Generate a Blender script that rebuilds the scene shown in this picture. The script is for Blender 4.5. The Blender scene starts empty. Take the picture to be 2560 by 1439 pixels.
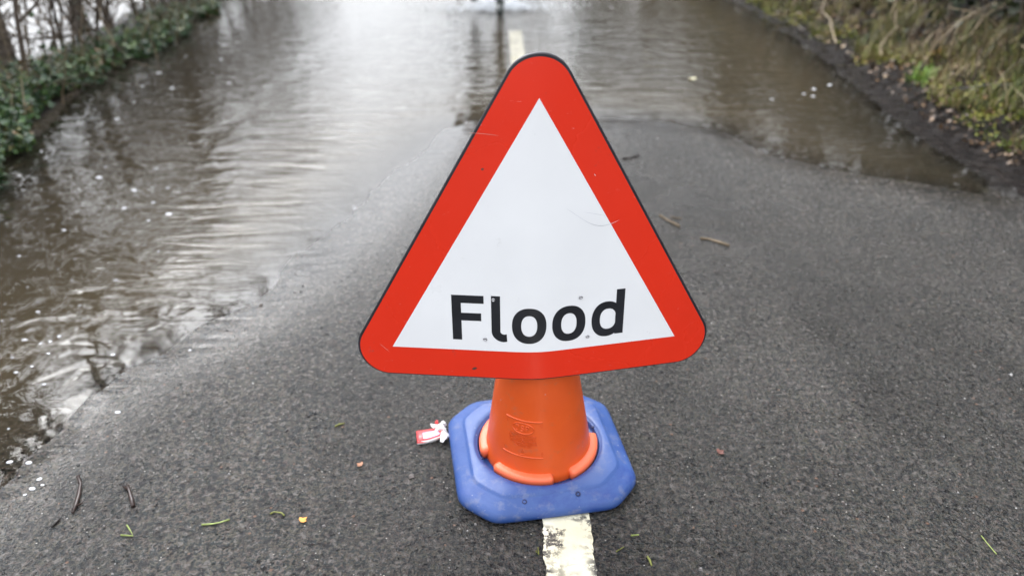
import bpy, bmesh, math, random
import numpy as np
from mathutils import Vector, Matrix

# ------------------------------------------------------------------ camera
R_ = math.radians
FPX, CAM_H, PITCH, YAW, ROLL = 1909.0, 1.2138, 0.5195, 0.0155, -0.0032   # focal length in pixels of a 2560 px wide frame
S = bpy.context.scene
fwd = Vector((math.sin(YAW)*math.cos(PITCH), math.cos(YAW)*math.cos(PITCH), -math.sin(PITCH)))
rgt = Vector((math.cos(YAW), -math.sin(YAW), 0)); upv = rgt.cross(fwd)
r2 = rgt*math.cos(ROLL)+upv*math.sin(ROLL); u2 = upv*math.cos(ROLL)-rgt*math.sin(ROLL)
cd = bpy.data.cameras.new('camera'); cam = bpy.data.objects.new('camera', cd)
S.collection.objects.link(cam); S.camera = cam
M = Matrix((r2, u2, -fwd)).transposed().to_4x4(); M.translation = Vector((0, 0, CAM_H)); cam.matrix_world = M
cd.sensor_width = 36.0; cd.lens = 36.0*FPX/2560.0; cd.clip_start = 0.05; cd.clip_end = 3000
cd.dof.use_dof = True; cd.dof.focus_distance = 1.47; cd.dof.aperture_fstop = 2.1; cd.dof.aperture_blades = 0

# ------------------------------------------------------------------ sky, sun, exposure
SUN_EL, SUN_AZ = R_(45), R_(-30)      # behind thin cloud, ahead and a little left of the camera
w = bpy.data.worlds.new("World"); S.world = w; w.use_nodes = True
wt = w.node_tree; wt.nodes.clear()
def wn(t, **k):
    n = wt.nodes.new(t)
    for a, b in k.items(): setattr(n, a, b)
    return n
sky = wn('ShaderNodeTexSky', sky_type='NISHITA'); sky.sun_disc = False
sky.sun_elevation = SUN_EL; sky.sun_rotation = SUN_AZ; sky.air_density = 1.0; sky.dust_density = 3.0
hsv = wn('ShaderNodeHueSaturation'); hsv.inputs['Saturation'].default_value = 0.22
wt.links.new(sky.outputs[0], hsv.inputs['Color'])
tc = wn('ShaderNodeTexCoord')
mp = wn('ShaderNodeMapping'); mp.inputs['Scale'].default_value = (1.4, 1.4, 3.5); wt.links.new(tc.outputs['Generated'], mp.inputs[0])
nz = wn('ShaderNodeTexNoise'); nz.inputs['Scale'].default_value = 2.2; nz.inputs['Detail'].default_value = 6; nz.inputs['Roughness'].default_value = 0.5
wt.links.new(mp.outputs[0], nz.inputs['Vector'])
cr = wn('ShaderNodeValToRGB'); cr.color_ramp.elements[0].position = 0.3; cr.color_ramp.elements[1].position = 0.72
cr.color_ramp.elements[0].color = (8.0, 8.35, 8.9, 1); cr.color_ramp.elements[1].color = (12.9, 13.2, 13.8, 1)
wt.links.new(nz.outputs['Fac'], cr.inputs[0])
mx = wn('ShaderNodeMixRGB'); mx.inputs[0].default_value = 0.78          # cloud deck over the clear sky
wt.links.new(hsv.outputs[0], mx.inputs[1]); wt.links.new(cr.outputs[0], mx.inputs[2])
# thin cloud in front of the sun: the deck glows around it and dulls behind the camera
nrm = wn('ShaderNodeVectorMath', operation='NORMALIZE'); wt.links.new(tc.outputs['Generated'], nrm.inputs[0])
dt = wn('ShaderNodeVectorMath', operation='DOT_PRODUCT'); wt.links.new(nrm.outputs[0], dt.inputs[0])
dt.inputs[1].default_value = (math.sin(SUN_AZ)*math.cos(SUN_EL), math.cos(SUN_AZ)*math.cos(SUN_EL), math.sin(SUN_EL))
glow = wn('ShaderNodeValToRGB'); ge = glow.color_ramp.elements; ge[0].position = .15; ge[0].color = (1.15, 1.15, 1.15, 1); ge[1].position = .98; ge[1].color = (4.0, 4.0, 4.0, 1)
em = ge.new(.62); em.color = (1.1, 1.1, 1.1, 1); em = ge.new(.86); em.color = (2.1, 2.1, 2.1, 1); glow.color_ramp.interpolation = 'EASE'
wt.links.new(dt.outputs['Value'], glow.inputs[0])
mg = wn('ShaderNodeMixRGB', blend_type='MULTIPLY'); mg.inputs[0].default_value = 1
wt.links.new(mx.outputs[0], mg.inputs[1]); wt.links.new(glow.outputs[0], mg.inputs[2]); mx = mg
sepz = wn('ShaderNodeSeparateXYZ'); wt.links.new(nrm.outputs[0], sepz.inputs[0])
zr = wn('ShaderNodeValToRGB'); ze = zr.color_ramp.elements; ze[0].position = 0; ze[0].color = (.62, .62, .62, 1); ze[1].position = .75; ze[1].color = (1.3, 1.3, 1.3, 1)
em = ze.new(.3); em.color = (.84, .84, .84, 1); wt.links.new(sepz.outputs[2], zr.inputs[0])      # an overcast sky is brighter overhead
mz = wn('ShaderNodeMixRGB', blend_type='MULTIPLY'); mz.inputs[0].default_value = 1
wt.links.new(mx.outputs[0], mz.inputs[1]); wt.links.new(zr.outputs[0], mz.inputs[2]); mx = mz
bg = wn('ShaderNodeBackground'); bg.inputs['Strength'].default_value = 0.12
wo = wn('ShaderNodeOutputWorld'); wt.links.new(mx.outputs[0], bg.inputs[0]); wt.links.new(bg.outputs[0], wo.inputs[0])
sl = bpy.data.lights.new('sun', 'SUN'); sl.energy = 0.7; sl.angle = R_(25); sl.color = (1.0, 0.97, 0.93)
so = bpy.data.objects.new('sun', sl); S.collection.objects.link(so)
sd = Vector((math.sin(SUN_AZ)*math.cos(SUN_EL), math.cos(SUN_AZ)*math.cos(SUN_EL), math.sin(SUN_EL)))
so.rotation_euler = sd.to_track_quat('Z', 'Y').to_euler(); so.location = (0, 0, 20)
S.view_settings.view_transform = 'Standard'; S.view_settings.look = 'None'
S.view_settings.exposure = 0.64; S.view_settings.gamma = 1.0
S.render.engine = 'CYCLES'
try:
    S.cycles.use_denoising = True; S.cycles.max_bounces = 8; S.cycles.transparent_max_bounces = 16
    S.cycles.caustics_reflective = False; S.cycles.caustics_refractive = False; S.cycles.sample_clamp_indirect = 6
except Exception: pass

rnd = random.Random(7); nr = np.random.default_rng(11)
C = S.collection

# ------------------------------------------------------------------ helpers
def link(o, parent=None):
    C.objects.link(o)
    if parent is not None: o.parent = parent
    return o
def tag(o, label=None, cat=None, group=None, kind=None):
    if label: o['label'] = label
    if cat: o['category'] = cat
    if group: o['group'] = group
    if kind: o['kind'] = kind
    return o
def empty(name, loc=(0, 0, 0), label=None, cat=None, group=None):
    o = bpy.data.objects.new(name, None); o.empty_display_size = 0.1; link(o); o.location = loc
    return tag(o, label, cat, group)
def mesh(name, V, F, mat, parent=None, smooth=False, attrs=None):
    me = bpy.data.meshes.new(name)
    me.from_pydata([tuple(map(float, v)) for v in V], [], [tuple(int(i) for i in f) for f in F])
    if attrs:
        for k, a in attrs.items():
            at = me.attributes.new(k, 'FLOAT', 'POINT'); at.data.foreach_set('value', np.asarray(a, 'f'))
    me.materials.append(mat)
    if smooth: me.shade_smooth()
    me.update()
    return link(bpy.data.objects.new(name, me), parent)
def npmesh(name, V, Q, mat, parent=None, smooth=True, attrs=None):
    """V (n,3), Q (m,k) numpy, constant polygon size"""
    me = bpy.data.meshes.new(name); m, k = Q.shape
    me.vertices.add(len(V)); me.vertices.foreach_set('co', V.astype('f').ravel())
    me.loops.add(m*k); me.loops.foreach_set('vertex_index', Q.astype('i').ravel())
    me.polygons.add(m); me.polygons.foreach_set('loop_start', np.arange(0, m*k, k, dtype='i'))
    me.update(calc_edges=True)
    if attrs:
        for kk, a in attrs.items():
            at = me.attributes.new(kk, 'FLOAT', 'POINT'); at.data.foreach_set('value', np.asarray(a, 'f'))
    me.materials.append(mat)
    me.polygons.foreach_set('use_smooth', np.full(m, smooth)); me.update()
    return link(bpy.data.objects.new(name, me), parent)
class Tubes:
    """collects tapered tubes along polylines into one mesh"""
    def __init__(s, k=5): s.V = []; s.Q = []; s.n = 0; s.k = k; s.A = []
    def add(s, P, rad, r=0.0, k=None):
        k = k or s.k; P = [np.asarray(p, float) for p in P]; n = len(P)
        if np.isscalar(rad): rad = [rad]*n
        up = np.array([0.31, 0.17, 0.93])
        for i in range(n):
            d = P[min(i+1, n-1)]-P[max(i-1, 0)]; d = d/(np.linalg.norm(d)+1e-9)
            a = np.cross(d, up); la = np.linalg.norm(a)
            a = a/la if la > 1e-3 else np.array([1., 0, 0]); b = np.cross(d, a)
            for j in range(k):
                t = 2*math.pi*j/k
                s.V.append(P[i]+rad[i]*(math.cos(t)*a+math.sin(t)*b)); s.A.append(r)
            if i:
                o = s.n+i*k
                for j in range(k): s.Q.append((o-k+j, o-k+(j+1) % k, o+(j+1) % k, o+j))
        for base in (s.n, s.n+(n-1)*k):                     # end fans
            c = len(s.V); ctr = sum(s.V[base:base+k])/k; s.V.append(ctr); s.A.append(r)
            for j in range(0, k): s.Q.append((base+j, base+(j+1) % k, c, c))
        s.n = len(s.V)
        if False: pass
    def build(s, name, mat, parent=None):
        F = [q if q[2] != q[3] else q[:3] for q in s.Q]
        return mesh(name, s.V, F, mat, parent, True, {'rnd': s.A})
def scatter(T, F, pos, X, Y, Z, scale):
    """instances of template T (k,3) with frames X,Y,Z (n,3), returns V,Q"""
    n = len(pos); k = len(T)
    sc = np.asarray(scale).reshape(-1, 1, 1)
    V = pos[:, None, :]+sc*(T[None, :, 0:1]*X[:, None, :]+T[None, :, 1:2]*Y[:, None, :]+T[None, :, 2:3]*Z[:, None, :])
    Q = (np.asarray(F)[None]+(np.arange(n)*k)[:, None, None]).reshape(-1, len(F[0]))
    return V.reshape(-1, 3), Q
def frames(n, rng, upbias=1.0):
    z = rng.normal(size=(n, 3)); z[:, 2] = np.abs(z[:, 2])+upbias; z /= np.linalg.norm(z, axis=1)[:, None]
    a = rng.normal(size=(n, 3)); x = np.cross(a, z); x /= np.linalg.norm(x, axis=1)[:, None]
    return x, np.cross(z, x), z

# ------------------------------------------------------------------ value noise in numpy
def vnoise(x, y, seed=0):
    xi = np.floor(x).astype(np.int64); yi = np.floor(y).astype(np.int64); fx = x-xi; fy = y-yi
    fx = fx*fx*(3-2*fx); fy = fy*fy*(3-2*fy)
    def h(a, b):
        n = (a*374761393+b*668265263+seed*144665) & 0x7fffffff
        n = ((n ^ (n >> 13))*1274126177) & 0x7fffffff
        return ((n ^ (n >> 16)) & 0xffff)/32767.5-1
    return (h(xi, yi)*(1-fx)+h(xi+1, yi)*fx)*(1-fy)+(h(xi, yi+1)*(1-fx)+h(xi+1, yi+1)*fx)*fy
def fbm(x, y, o=3, seed=0):
    return sum(vnoise(x*2**i, y*2**i, seed+i)/2**i for i in range(o))

# ------------------------------------------------------------------ terrain height field
ZW = -0.010                       # flood level; the crown of the road under the cone is z = 0
LAND = [(-1.75, -30), (-1.6, -3), (-1.32, .55), (-1.13, 1.30), (-1.075, 1.50), (-1.03, 1.70), (-.90, 1.86), (-.80, 2.02),
        (-.72, 2.25), (-.652, 2.484), (-.56, 2.85), (-.449, 3.248), (-.25, 3.75), (.05, 4.02), (.423, 3.94), (.80, 3.85), (1.108, 3.70),
        (1.26, 3.36), (1.52, 3.14), (1.78, 3.00), (1.99, 2.86), (2.07, 3.02), (2.03, 3.57), (2.11, 4.3), (2.194, 5.36), (2.22, 6.5), (2.20, 7.5),
        (2.35, 12), (2.5, 30), (2.3, 60), (2.0, 600), (900, 600), (900, -30)]
LBANK = [(-2.0, -30), (-2.0, 1.5), (-2.24, 3.2), (-2.36, 4.0), (-2.50, 4.75), (-2.49, 6.2), (-2.72, 7.66), (-2.8, 12), (-3.0, 30), (-3.2, 60), (-3.3, 600),
         (-4.2, 600), (-3.9, 60), (-3.5, 20), (-3.25, 7), (-3.05, 4), (-2.9, 1.5), (-2.9, -30)]
FARL = [(-900, -30), (-42, -30), (-38, 10), (-44, 40), (-30, 75), (-8, 95), (-4.2, 140), (-4.2, 600), (-900, 600)]
def sdist(poly, x, y):
    P = np.array(poly, float); inside = np.zeros(x.shape, bool); d = np.full(x.shape, 1e9)
    for i in range(len(P)):
        (x1, y1), (x2, y2) = P[i-1], P[i]
        t = np.clip(((x-x1)*(x2-x1)+(y-y1)*(y2-y1))/((x2-x1)**2+(y2-y1)**2), 0, 1)
        d = np.minimum(d, np.hypot(x-x1-t*(x2-x1), y-y1-t*(y2-y1)))
        c = ((y1 > y) != (y2 > y)); xx = x1+(y-y1)/np.where(y2 == y1, 1e-9, (y2-y1))*(x2-x1)
        inside ^= c & (x < xx)
    return np.where(inside, d, -d)
BX = np.interp
def bankline(y): return BX(y, [-30, 1.0, 2.2, 2.86, 3.57, 5.36, 7.5, 12, 30, 60], [2.5, 2.35, 2.24, 2.14, 2.07, 2.21, 2.22, 2.36, 2.5, 2.3])
def height(x, y):
    x = np.asarray(x, float); y = np.asarray(y, float)
    near = np.exp(-(np.hypot(x, y-3)/14)**2)
    d = sdist(LAND, x, y)+near*0.012*fbm(x*2.3, y*2.3, 3, 3)
    z = np.where(d > 0, .010*(1-np.exp(-np.maximum(d, 0)/.35)), -np.minimum(.014*-d, .14))
    z = np.where(d < 0, np.maximum(z, -(.004+.06*np.abs(x-.13)**1.5+.002*np.maximum(y-6.3, 0))), z)
    # puddle at the right-hand edge is hollow
    z = z - .012*np.exp(-((x-1.75)/.35)**2-((y-3.6)/.7)**2)*(d < 0)
    lb = sdist(LBANK, x, y)
    z = np.where(lb > -0.12, np.maximum(z, .13*(1-np.exp(-np.maximum(lb+.03, 0)/.18))-.03+near*.02*fbm(x*6, y*6, 2, 9)), z)
    fl = sdist(FARL, x, y); z = np.where(fl > 0, np.minimum(fl*.05, 1.0), z)
    e = x-bankline(y)
    z = z+np.where(e > 0, .34*(1-np.exp(-np.maximum(e-.12, 0)/.75))+np.clip(e, 0, .25)*.06*(fbm(x*9, y*9, 3, 21)+.2), 0)
    z = z+near*.0007*fbm(x*7, y*7, 2, 5)
    return z+ZW
def hgt(x, y): return float(height(np.array([x]), np.array([y]))[0])
def at(px, py, z=None):
    """where the sight line through a photo pixel meets the ground (or a level z)"""
    d = fwd*FPX+(px-1280)*r2-(py-719.5)*u2
    zz = 0 if z is None else z
    for _ in range(4 if z is None else 1):
        t = (zz-CAM_H)/d.z; X, Y = d.x*t, d.y*t
        if z is None: zz = max(hgt(X, Y), ZW)
    return Vector((X, Y, zz))

# ------------------------------------------------------------------ material toolkit
class NT:
    def __init__(s, name, rough=.5):
        s.m = bpy.data.materials.new(name); s.m.use_nodes = True; s.t = s.m.node_tree
        s.b = s.t.nodes['Principled BSDF']; s.out = s.t.nodes['Material Output']; s.b.inputs['Roughness'].default_value = rough
        s.tc = None
    def n(s, t, **k):
        n = s.t.nodes.new(t)
        for a, b in k.items(): setattr(n, a, b)
        return n
    def l(s, a, b): s.t.links.new(a, b)
    def co(s, scale=(1, 1, 1), rot=(0, 0, 0)):
        if s.tc is None: s.tc = s.n('ShaderNodeTexCoord')
        m = s.n('ShaderNodeMapping'); m.inputs['Scale'].default_value = scale; m.inputs['Rotation'].default_value = rot
        s.l(s.tc.outputs['Object'], m.inputs[0]); return m.outputs[0]
    def noise(s, sc, det=3, ro=.5, vec=None, dist=0):
        n = s.n('ShaderNodeTexNoise'); n.inputs['Scale'].default_value = sc; n.inputs['Detail'].default_value = det
        n.inputs['Roughness'].default_value = ro; n.inputs['Distortion'].default_value = dist
        s.l(vec if vec is not None else s.co(), n.inputs['Vector']); return n.outputs['Fac']
    def vor(s, sc, feat='F1', vec=None, out='Distance', rand=1.0):
        n = s.n('ShaderNodeTexVoronoi', feature=feat); n.inputs['Scale'].default_value = sc; n.inputs['Randomness'].default_value = rand
        s.l(vec if vec is not None else s.co(), n.inputs['Vector']); return n.outputs[out]
    def ramp(s, f, st, interp='LINEAR'):
        n = s.n('ShaderNodeValToRGB'); e = n.color_ramp; e.interpolation = interp
        while len(e.elements) < len(st): e.elements.new(.5)
        for i, (p, c) in enumerate(st):
            e.elements[i].position = p
            e.elements[i].color = (c, c, c, 1) if np.isscalar(c) else (*c, 1)
        s.l(f, n.inputs[0]); return n.outputs[0]
    def mix(s, f, a, b, mode='MIX'):
        n = s.n('ShaderNodeMixRGB', blend_type=mode)
        for i, v in enumerate((f, a, b)):
            if isinstance(v, bpy.types.NodeSocket): s.l(v, n.inputs[i])
            elif i == 0: n.inputs[0].default_value = v
            else: n.inputs[i].default_value = (v, v, v, 1) if np.isscalar(v) else (*v, 1)
        return n.outputs[0]
    def math(s, op, a, b=0, clamp=False):
        n = s.n('ShaderNodeMath', operation=op, use_clamp=clamp)
        for i, v in enumerate((a, b)):
            if isinstance(v, bpy.types.NodeSocket): s.l(v, n.inputs[i])
            else: n.inputs[i].default_value = v
        return n.outputs[0]
    def attr(s, name):
        n = s.n('ShaderNodeAttribute'); n.attribute_name = name; return n.outputs['Fac']
    def bump(s, h, strength=.5, dist=.002, nrm=None):
        n = s.n('ShaderNodeBump'); n.inputs['Strength'].default_value = strength; n.inputs['Distance'].default_value = dist
        s.l(h, n.inputs['Height'])
        if nrm is not None: s.l(nrm, n.inputs['Normal'])
        return n.outputs[0]
    def set(s, **k):
        for a, v in k.items():
            i = s.b.inputs[a.replace('_', ' ')]
            if isinstance(v, bpy.types.NodeSocket): s.l(v, i)
            else: i.default_value = (*v, 1) if isinstance(v, tuple) and len(v) == 3 else v
        return s.m
def simple(name, col, rough=.5, var=.12, sc=30, bump=0, spec=.5, col2=None):
    t = NT(name, rough); f = t.noise(sc, 4)
    c2 = col2 or tuple(min(1, c*(1+var*2)) for c in col)
    c = t.ramp(f, [(.3, tuple(x*(1-var) for x in col)), (.7, c2)])
    t.set(Base_Color=c); t.b.inputs['Specular IOR Level'].default_value = spec
    if bump: t.set(Normal=t.bump(f, bump, .002))
    return t.m

# ---- wet asphalt + mud (one surface: road skin turning to mud towards the verges)
def ground_material():
    t = NT('wet_road_surface')
    mud = t.attr('mud'); film = t.attr('film'); silt = t.attr('silt')
    big = t.noise(1.3, 4, .6); mid = t.noise(9, 4, .6); fine = t.noise(160, 3, .65)
    base = t.ramp(mid, [(.3, (.033, .028, .023)), (.7, (.063, .053, .043))])
    base = t.mix(t.ramp(big, [(.35, 0.), (.65, .45)]), base, (.054, .045, .036))
    vcol = t.vor(100, out='Color'); vd = t.vor(100)
    hs = t.n('ShaderNodeHueSaturation')
    chip = t.ramp(t.vor(72, vec=t.mix(.012, t.co((1, 1.35, 1), (0, 0, .7)), t.noise(120, 2), 'ADD')), [(.16, 1.), (.27, 0.)])
    chip = t.math('MULTIPLY', chip, t.ramp(t.noise(31, 3, .7), [(.50, 0.), (.56, 1.)])); hs.inputs['Saturation'].default_value = .28; hs.inputs['Value'].default_value = .9; t.l(vcol, hs.inputs['Color'])
    base = t.mix(.55, base, t.mix(1, base, t.mix(.5, hs.outputs[0], 1.0, 'ADD'), 'MULTIPLY'))
    base = t.mix(t.ramp(fine, [(.42, .95), (.53, 0.)]), base, (.008, .014, .016))            # dark pores in the binder
    blot = t.noise(74, 4, .68, dist=.4)
    base = t.mix(t.ramp(blot, [(.38, .95), (.47, 0.)]), base, (.006, .006, .008))
    base = t.mix(t.math('MULTIPLY', chip, .92), base, (.007, .007, .008))
    base = t.mix(t.ramp(blot, [(.54, 0.), (.66, .8)]), base, (.125, .112, .105))
    warp = t.noise(60, 2); pits = t.vor(34, vec=t.co((1, 1, 1), (0, 0, .4)))
    pg = t.ramp(t.noise(6, 4, .7), [(.48, 0.), (.60, 1.)]); pits = t.mix(pg, 1.0, pits)
    base = t.mix(t.ramp(pits, [(.10, .8), (.22, 0.)]), base, (.010, .010, .012))              # lost stones
    sp = t.vor(61, vec=t.co((1.0, 1.2, 1), (0, 0, 1.1)))
    wt_ = t.ramp(t.noise(.9, 5, .6, vec=t.co((1.6, .5, 1))), [(.36, .55), (.66, 1.25)]); base = t.mix(1, base, wt_, 'MULTIPLY')       # worn and tarry patches
    spn = t.math('MULTIPLY', t.ramp(sp, [(.07, 1.), (.13, 0.)]), t.ramp(t.noise(23, 1, vec=t.co((1, 1, 1), (0, 0, 2))), [(.54, 0.), (.58, 1.)]))
    base = t.mix(spn, base, (.34, .32, .29))                                                # pale chippings
    sp2 = t.vor(27, vec=t.co((1.0, 1.1, 1), (0, 0, 2.1)))
    base = t.mix(t.math('MULTIPLY', t.ramp(sp2, [(.07, .7), (.12, 0.)]), t.ramp(t.noise(11, 1), [(.52, 0.), (.55, 1.)])), base, (.16, .09, .06))
    mcol = t.ramp(t.noise(16, 6, .65), [(.28, (.010, .008, .007)), (.5, (.030, .024, .022)), (.75, (.070, .056, .048))])
    edge = t.math('ADD', mud, t.math('MULTIPLY', t.math('SUBTRACT', t.noise(13, 4), .5), .7))
    mf = t.ramp(edge, [(.42, 0.), (.62, 1.)])
    col = t.mix(mf, base, mcol)
    col = t.mix(silt, col, (.105, .085, .055))
    # roughness: damp tarmac, slick where the film of water is
    damp = t.noise(4.5, 5, .6)
    ro = t.ramp(damp, [(.34, .17), (.66, .46)])
    wet = t.attr('wet'); ro = t.mix(t.math('MULTIPLY', wet, .75), ro, .14); ro = t.mix(film, ro, .05); ro = t.mix(t.math('MULTIPLY', mf, .9), ro, t.ramp(t.noise(20, 3), [(.4, .12), (.6, .5)]))
    st = t.ramp(vd, [(0., 1.), (.55, .15), (.8, 0.)])
    h1 = t.math('ADD', t.math('MULTIPLY', st, .25), t.math('MULTIPLY', fine, 1.3))
    h1 = t.math('SUBTRACT', h1, t.math('MULTIPLY', chip, .9))
    h1 = t.math('SUBTRACT', h1, t.ramp(pits, [(.06, 1.3), (.2, 0.)]))
    h1 = t.math('ADD', h1, t.math('MULTIPLY', t.noise(48, 3, .6), 1.1))
    h1 = t.mix(t.math('MULTIPLY', wet, .55), h1, .8); h1 = t.mix(t.math('MULTIPLY', film, .98), h1, t.math('ADD', t.math('MULTIPLY', t.noise(1.0, 3, .5, vec=t.co((2.3, 13, 1), (0, 0, .10)), dist=.9), .5), .5))
    hm = t.math('MULTIPLY', t.noise(34, 6, .75), 13.0); hh = t.mix(mf, h1, hm)
    t.set(Base_Color=col, Roughness=ro, Normal=t.bump(hh, 1.0, .0085)); t.l(t.math('SUBTRACT', 1.43, t.math('MULTIPLY', film, .08)), t.b.inputs['IOR'])
    return t.m
M_ground = ground_material()

# ---- flood water: mirror skin over murk that thickens with depth
def water_material():
    t = NT('flood_water'); t.t.nodes.remove(t.b)
    dep = t.attr('depth'); calm = t.attr('calm'); lr = t.attr('long')
    n1 = t.noise(9, 1.3, .4, dist=.9)                                   # small rings and wobble
    n2 = t.noise(1.0, 3, .5, vec=t.co((2.3, 13, 1), (0, 0, .10)), dist=.9)   # crests running across the road
    n3 = t.noise(5.0, 2, .5, vec=t.co((1, 1.6, 1), (0, 0, .4)), dist=.4)
    n4 = t.noise(46, 2, .5)
    h = t.math('MULTIPLY', n1, .0046)
    h = t.math('ADD', h, t.math('MULTIPLY', t.math('MULTIPLY', n2, lr), .021))
    h = t.math('ADD', h, t.math('MULTIPLY', n3, .0050))
    h = t.math('ADD', h, t.math('MULTIPLY', n4, .00022))
    h = t.math('MULTIPLY', h, calm)
    nb = t.bump(h, 1.0, 1.0)
    lwt = t.n('ShaderNodeFresnel'); lwt.inputs['IOR'].default_value = 1.36; t.l(nb, lwt.inputs['Normal'])
    gl = t.n('ShaderNodeBsdfGlossy'); gl.inputs['Roughness'].default_value = .03; gl.inputs['Color'].default_value = (1, 1, 1, 1); t.l(nb, gl.inputs['Normal'])
    tr = t.n('ShaderNodeBsdfTransparent'); tr.inputs['Color'].default_value = (.93, .91, .86, 1)
    df = t.n('ShaderNodeBsdfDiffuse'); t.l(t.ramp(t.noise(2.2, 4), [(.3, (.026, .024, .018)), (.7, (.040, .036, .028))]), df.inputs['Color'])
    al = t.math('SUBTRACT', 1.0, t.math('POWER', 2.718, t.math('MULTIPLY', dep, -26.0)), True)
    m1 = t.n('ShaderNodeMixShader'); t.l(al, m1.inputs[0]); t.l(tr.outputs[0], m1.inputs[1]); t.l(df.outputs[0], m1.inputs[2])
    m2 = t.n('ShaderNodeMixShader'); t.l(lwt.outputs[0], m2.inputs[0]); t.l(m1.outputs[0], m2.inputs[1]); t.l(gl.outputs[0], m2.inputs[2])
    t.l(m2.outputs[0], t.out.inputs[0]); return t.m
M_water = water_material()

# ------------------------------------------------------------------ ground, road and water sheets
def axis(parts):
    a = []
    for lo, hi, st in parts: a += list(np.arange(lo, hi-1e-6, st))
    return np.array(sorted(set(np.round(a+[parts[-1][1]], 4))))
xs = axis([(-900, -100, 100), (-100, -30, 6), (-30, -6, 1.2), (-6, -3.4, .2), (-3.4, 3.4, .025), (3.4, 6, .15), (6, 30, 1.2), (30, 100, 6), (100, 900, 100)])
ys = axis([(-30, -6, 2), (-6, .3, .3), (.3, 6.0, .025), (6.0, 9.0, .04), (9, 14, .15), (14, 40, .8), (40, 120, 5), (120, 600, 60)])
GX, GY = np.meshgrid(xs, ys); nx, ny = len(xs), len(ys)
GZ = height(GX, GY)
idx = np.arange(nx*ny).reshape(ny, nx)
Q = np.stack([idx[:-1, :-1], idx[:-1, 1:], idx[1:, 1:], idx[1:, :-1]], -1).reshape(-1, 4)
land = sdist(LAND, GX, GY); lb = sdist(LBANK, GX, GY); e = GX-bankline(GY)
mudA = np.clip(np.maximum((e+.30)/.5, (lb+.45)/.5), 0, 1); mudA = np.maximum(mudA, (sdist(FARL, GX, GY) > -5)*1.0)
filmA = np.clip(np.exp(-(np.maximum(land, 0)/(.16+.16*np.clip((GY-1.5)/1.5, 0, 1)*(GX < .6)))**1.6)+.16*np.exp(-np.maximum(land, 0)/.9), 0, 1)
wetA = np.exp(-np.maximum(land, 0)/.9)
siltA = np.clip(-land/.35, 0, 1)*.85*(mudA < .99)
Vg = np.stack([GX, GY, GZ], -1).reshape(-1, 3)
cx = (GX[:-1, :-1]+GX[1:, 1:])/2; cy = (GY[:-1, :-1]+GY[1:, 1:])/2
isroad = ((cx < bankline(cy)) & (cx > BX(cy, [-30, 1.5, 4.75, 7.66, 30, 60], [-2.0, -2.0, -2.5, -2.72, -3.0, -3.2])) & (cy < 120)).ravel()
def sub(name, mask, mat, Vv, attrs):
    q = Q[mask]; u, inv = np.unique(q.ravel(), return_inverse=True)
    return npmesh(name, Vv[u], inv.reshape(-1, 4), mat, None, True, {k: a.ravel()[u] for k, a in attrs.items()})
at_g = {'mud': mudA, 'film': filmA, 'silt': siltA, 'wet': wetA}
tag(sub('road', isroad, M_ground, Vg, at_g), 'wet grey tarmac lane under the cone', None, None, 'structure')
tag(sub('ground', ~isroad, M_ground, Vg, at_g), 'dark muddy verge soil beside the lane', None, None, 'structure')
depth = ZW-GZ
calmA = np.clip(np.maximum(-land, 0)/.45, .05, 1)
longA = np.clip((GX+1.45-.10*(GY-3))/.6, 0.0, 1)*np.clip((1.5-GX)/1.2, .12, 1)*np.clip((GY-1.7)/1.1, .05, 1)
Vw = np.stack([GX, GY, np.full_like(GX, ZW)], -1).reshape(-1, 3)
df_ = depth.ravel()[Q]; wet = (df_.max(1) > -.0008)
tag(sub('water', wet, M_water, Vw, {'depth': np.clip(depth, 0, 1), 'calm': calmA, 'long': longA}), 'brown flood water lying across the lane', None, None, 'structure')

# ---- painted centre line
def paint_mat():
    t = NT('road_paint', .42)
    f = t.noise(24, 5, .7); c = t.ramp(t.noise(7, 4), [(.3, (.48, .44, .29)), (.7, (.76, .73, .60))])
    crk = t.vor(20, feat='DISTANCE_TO_EDGE', vec=t.mix(.06, t.co((1, 1.6, 1)), t.noise(30, 3), 'ADD'))
    c = t.mix(t.math('MULTIPLY', t.ramp(crk, [(.0, .75), (.035, 0.)]), t.ramp(t.noise(9, 2), [(.5, 0.), (.6, 1.)])), c, (.11, .10, .08))
    grime = t.math('MULTIPLY', t.ramp(t.noise(52, 5, .72), [(.47, 0.), (.54, 1.)]), t.ramp(t.noise(11, 3, .5, vec=t.co((1, 1.3, 1))), [(.40, 0.), (.54, 1.)]))
    c = t.mix(t.math('MULTIPLY', grime, t.attr('near')), c, (.040, .038, .034))
    t.set(Base_Color=c, Normal=t.bump(t.math('ADD', f, t.noise(130, 3)), .8, .0015)); return t.m
M_paint = paint_mat()
def dash(name, y0, y1, label, near):
    yy = np.arange(y0, y1, .008); V = []; F = []; A = []
    xsn = np.linspace(-.05, .05, 9)
    for i, y in enumerate(yy):
        jl = .0022*fbm(np.array([y*45.]), np.array([1.]), 3, 1)[0]+.0014*rnd.uniform(-1, 1); jr = .0022*fbm(np.array([y*45.]), np.array([9.]), 3, 2)[0]+.0014*rnd.uniform(-1, 1)
        for k, x in enumerate(xsn):
            X = .128+x+(jl if k == 0 else jr if k == 8 else 0)
            V.append((X, y+(.004*math.sin(k*1.7) if i in (0, len(yy)-1) else 0), 0))
            A.append(near)
        if i:
            for k in range(8): a = (i-1)*9+k; F.append((a, a+1, a+10, a+9))
    V = np.array(V); V[:, 2] = height(V[:, 0], V[:, 1])+.0035
    return tag(mesh(name, V, F, M_paint, None, True, {'near': A}), label, 'road marking', 'centre line dashes', 'structure')
dash('road_marking', -1.5, 1.75, 'worn cream centre line dash running under the blue cone base', 1.0)
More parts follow.
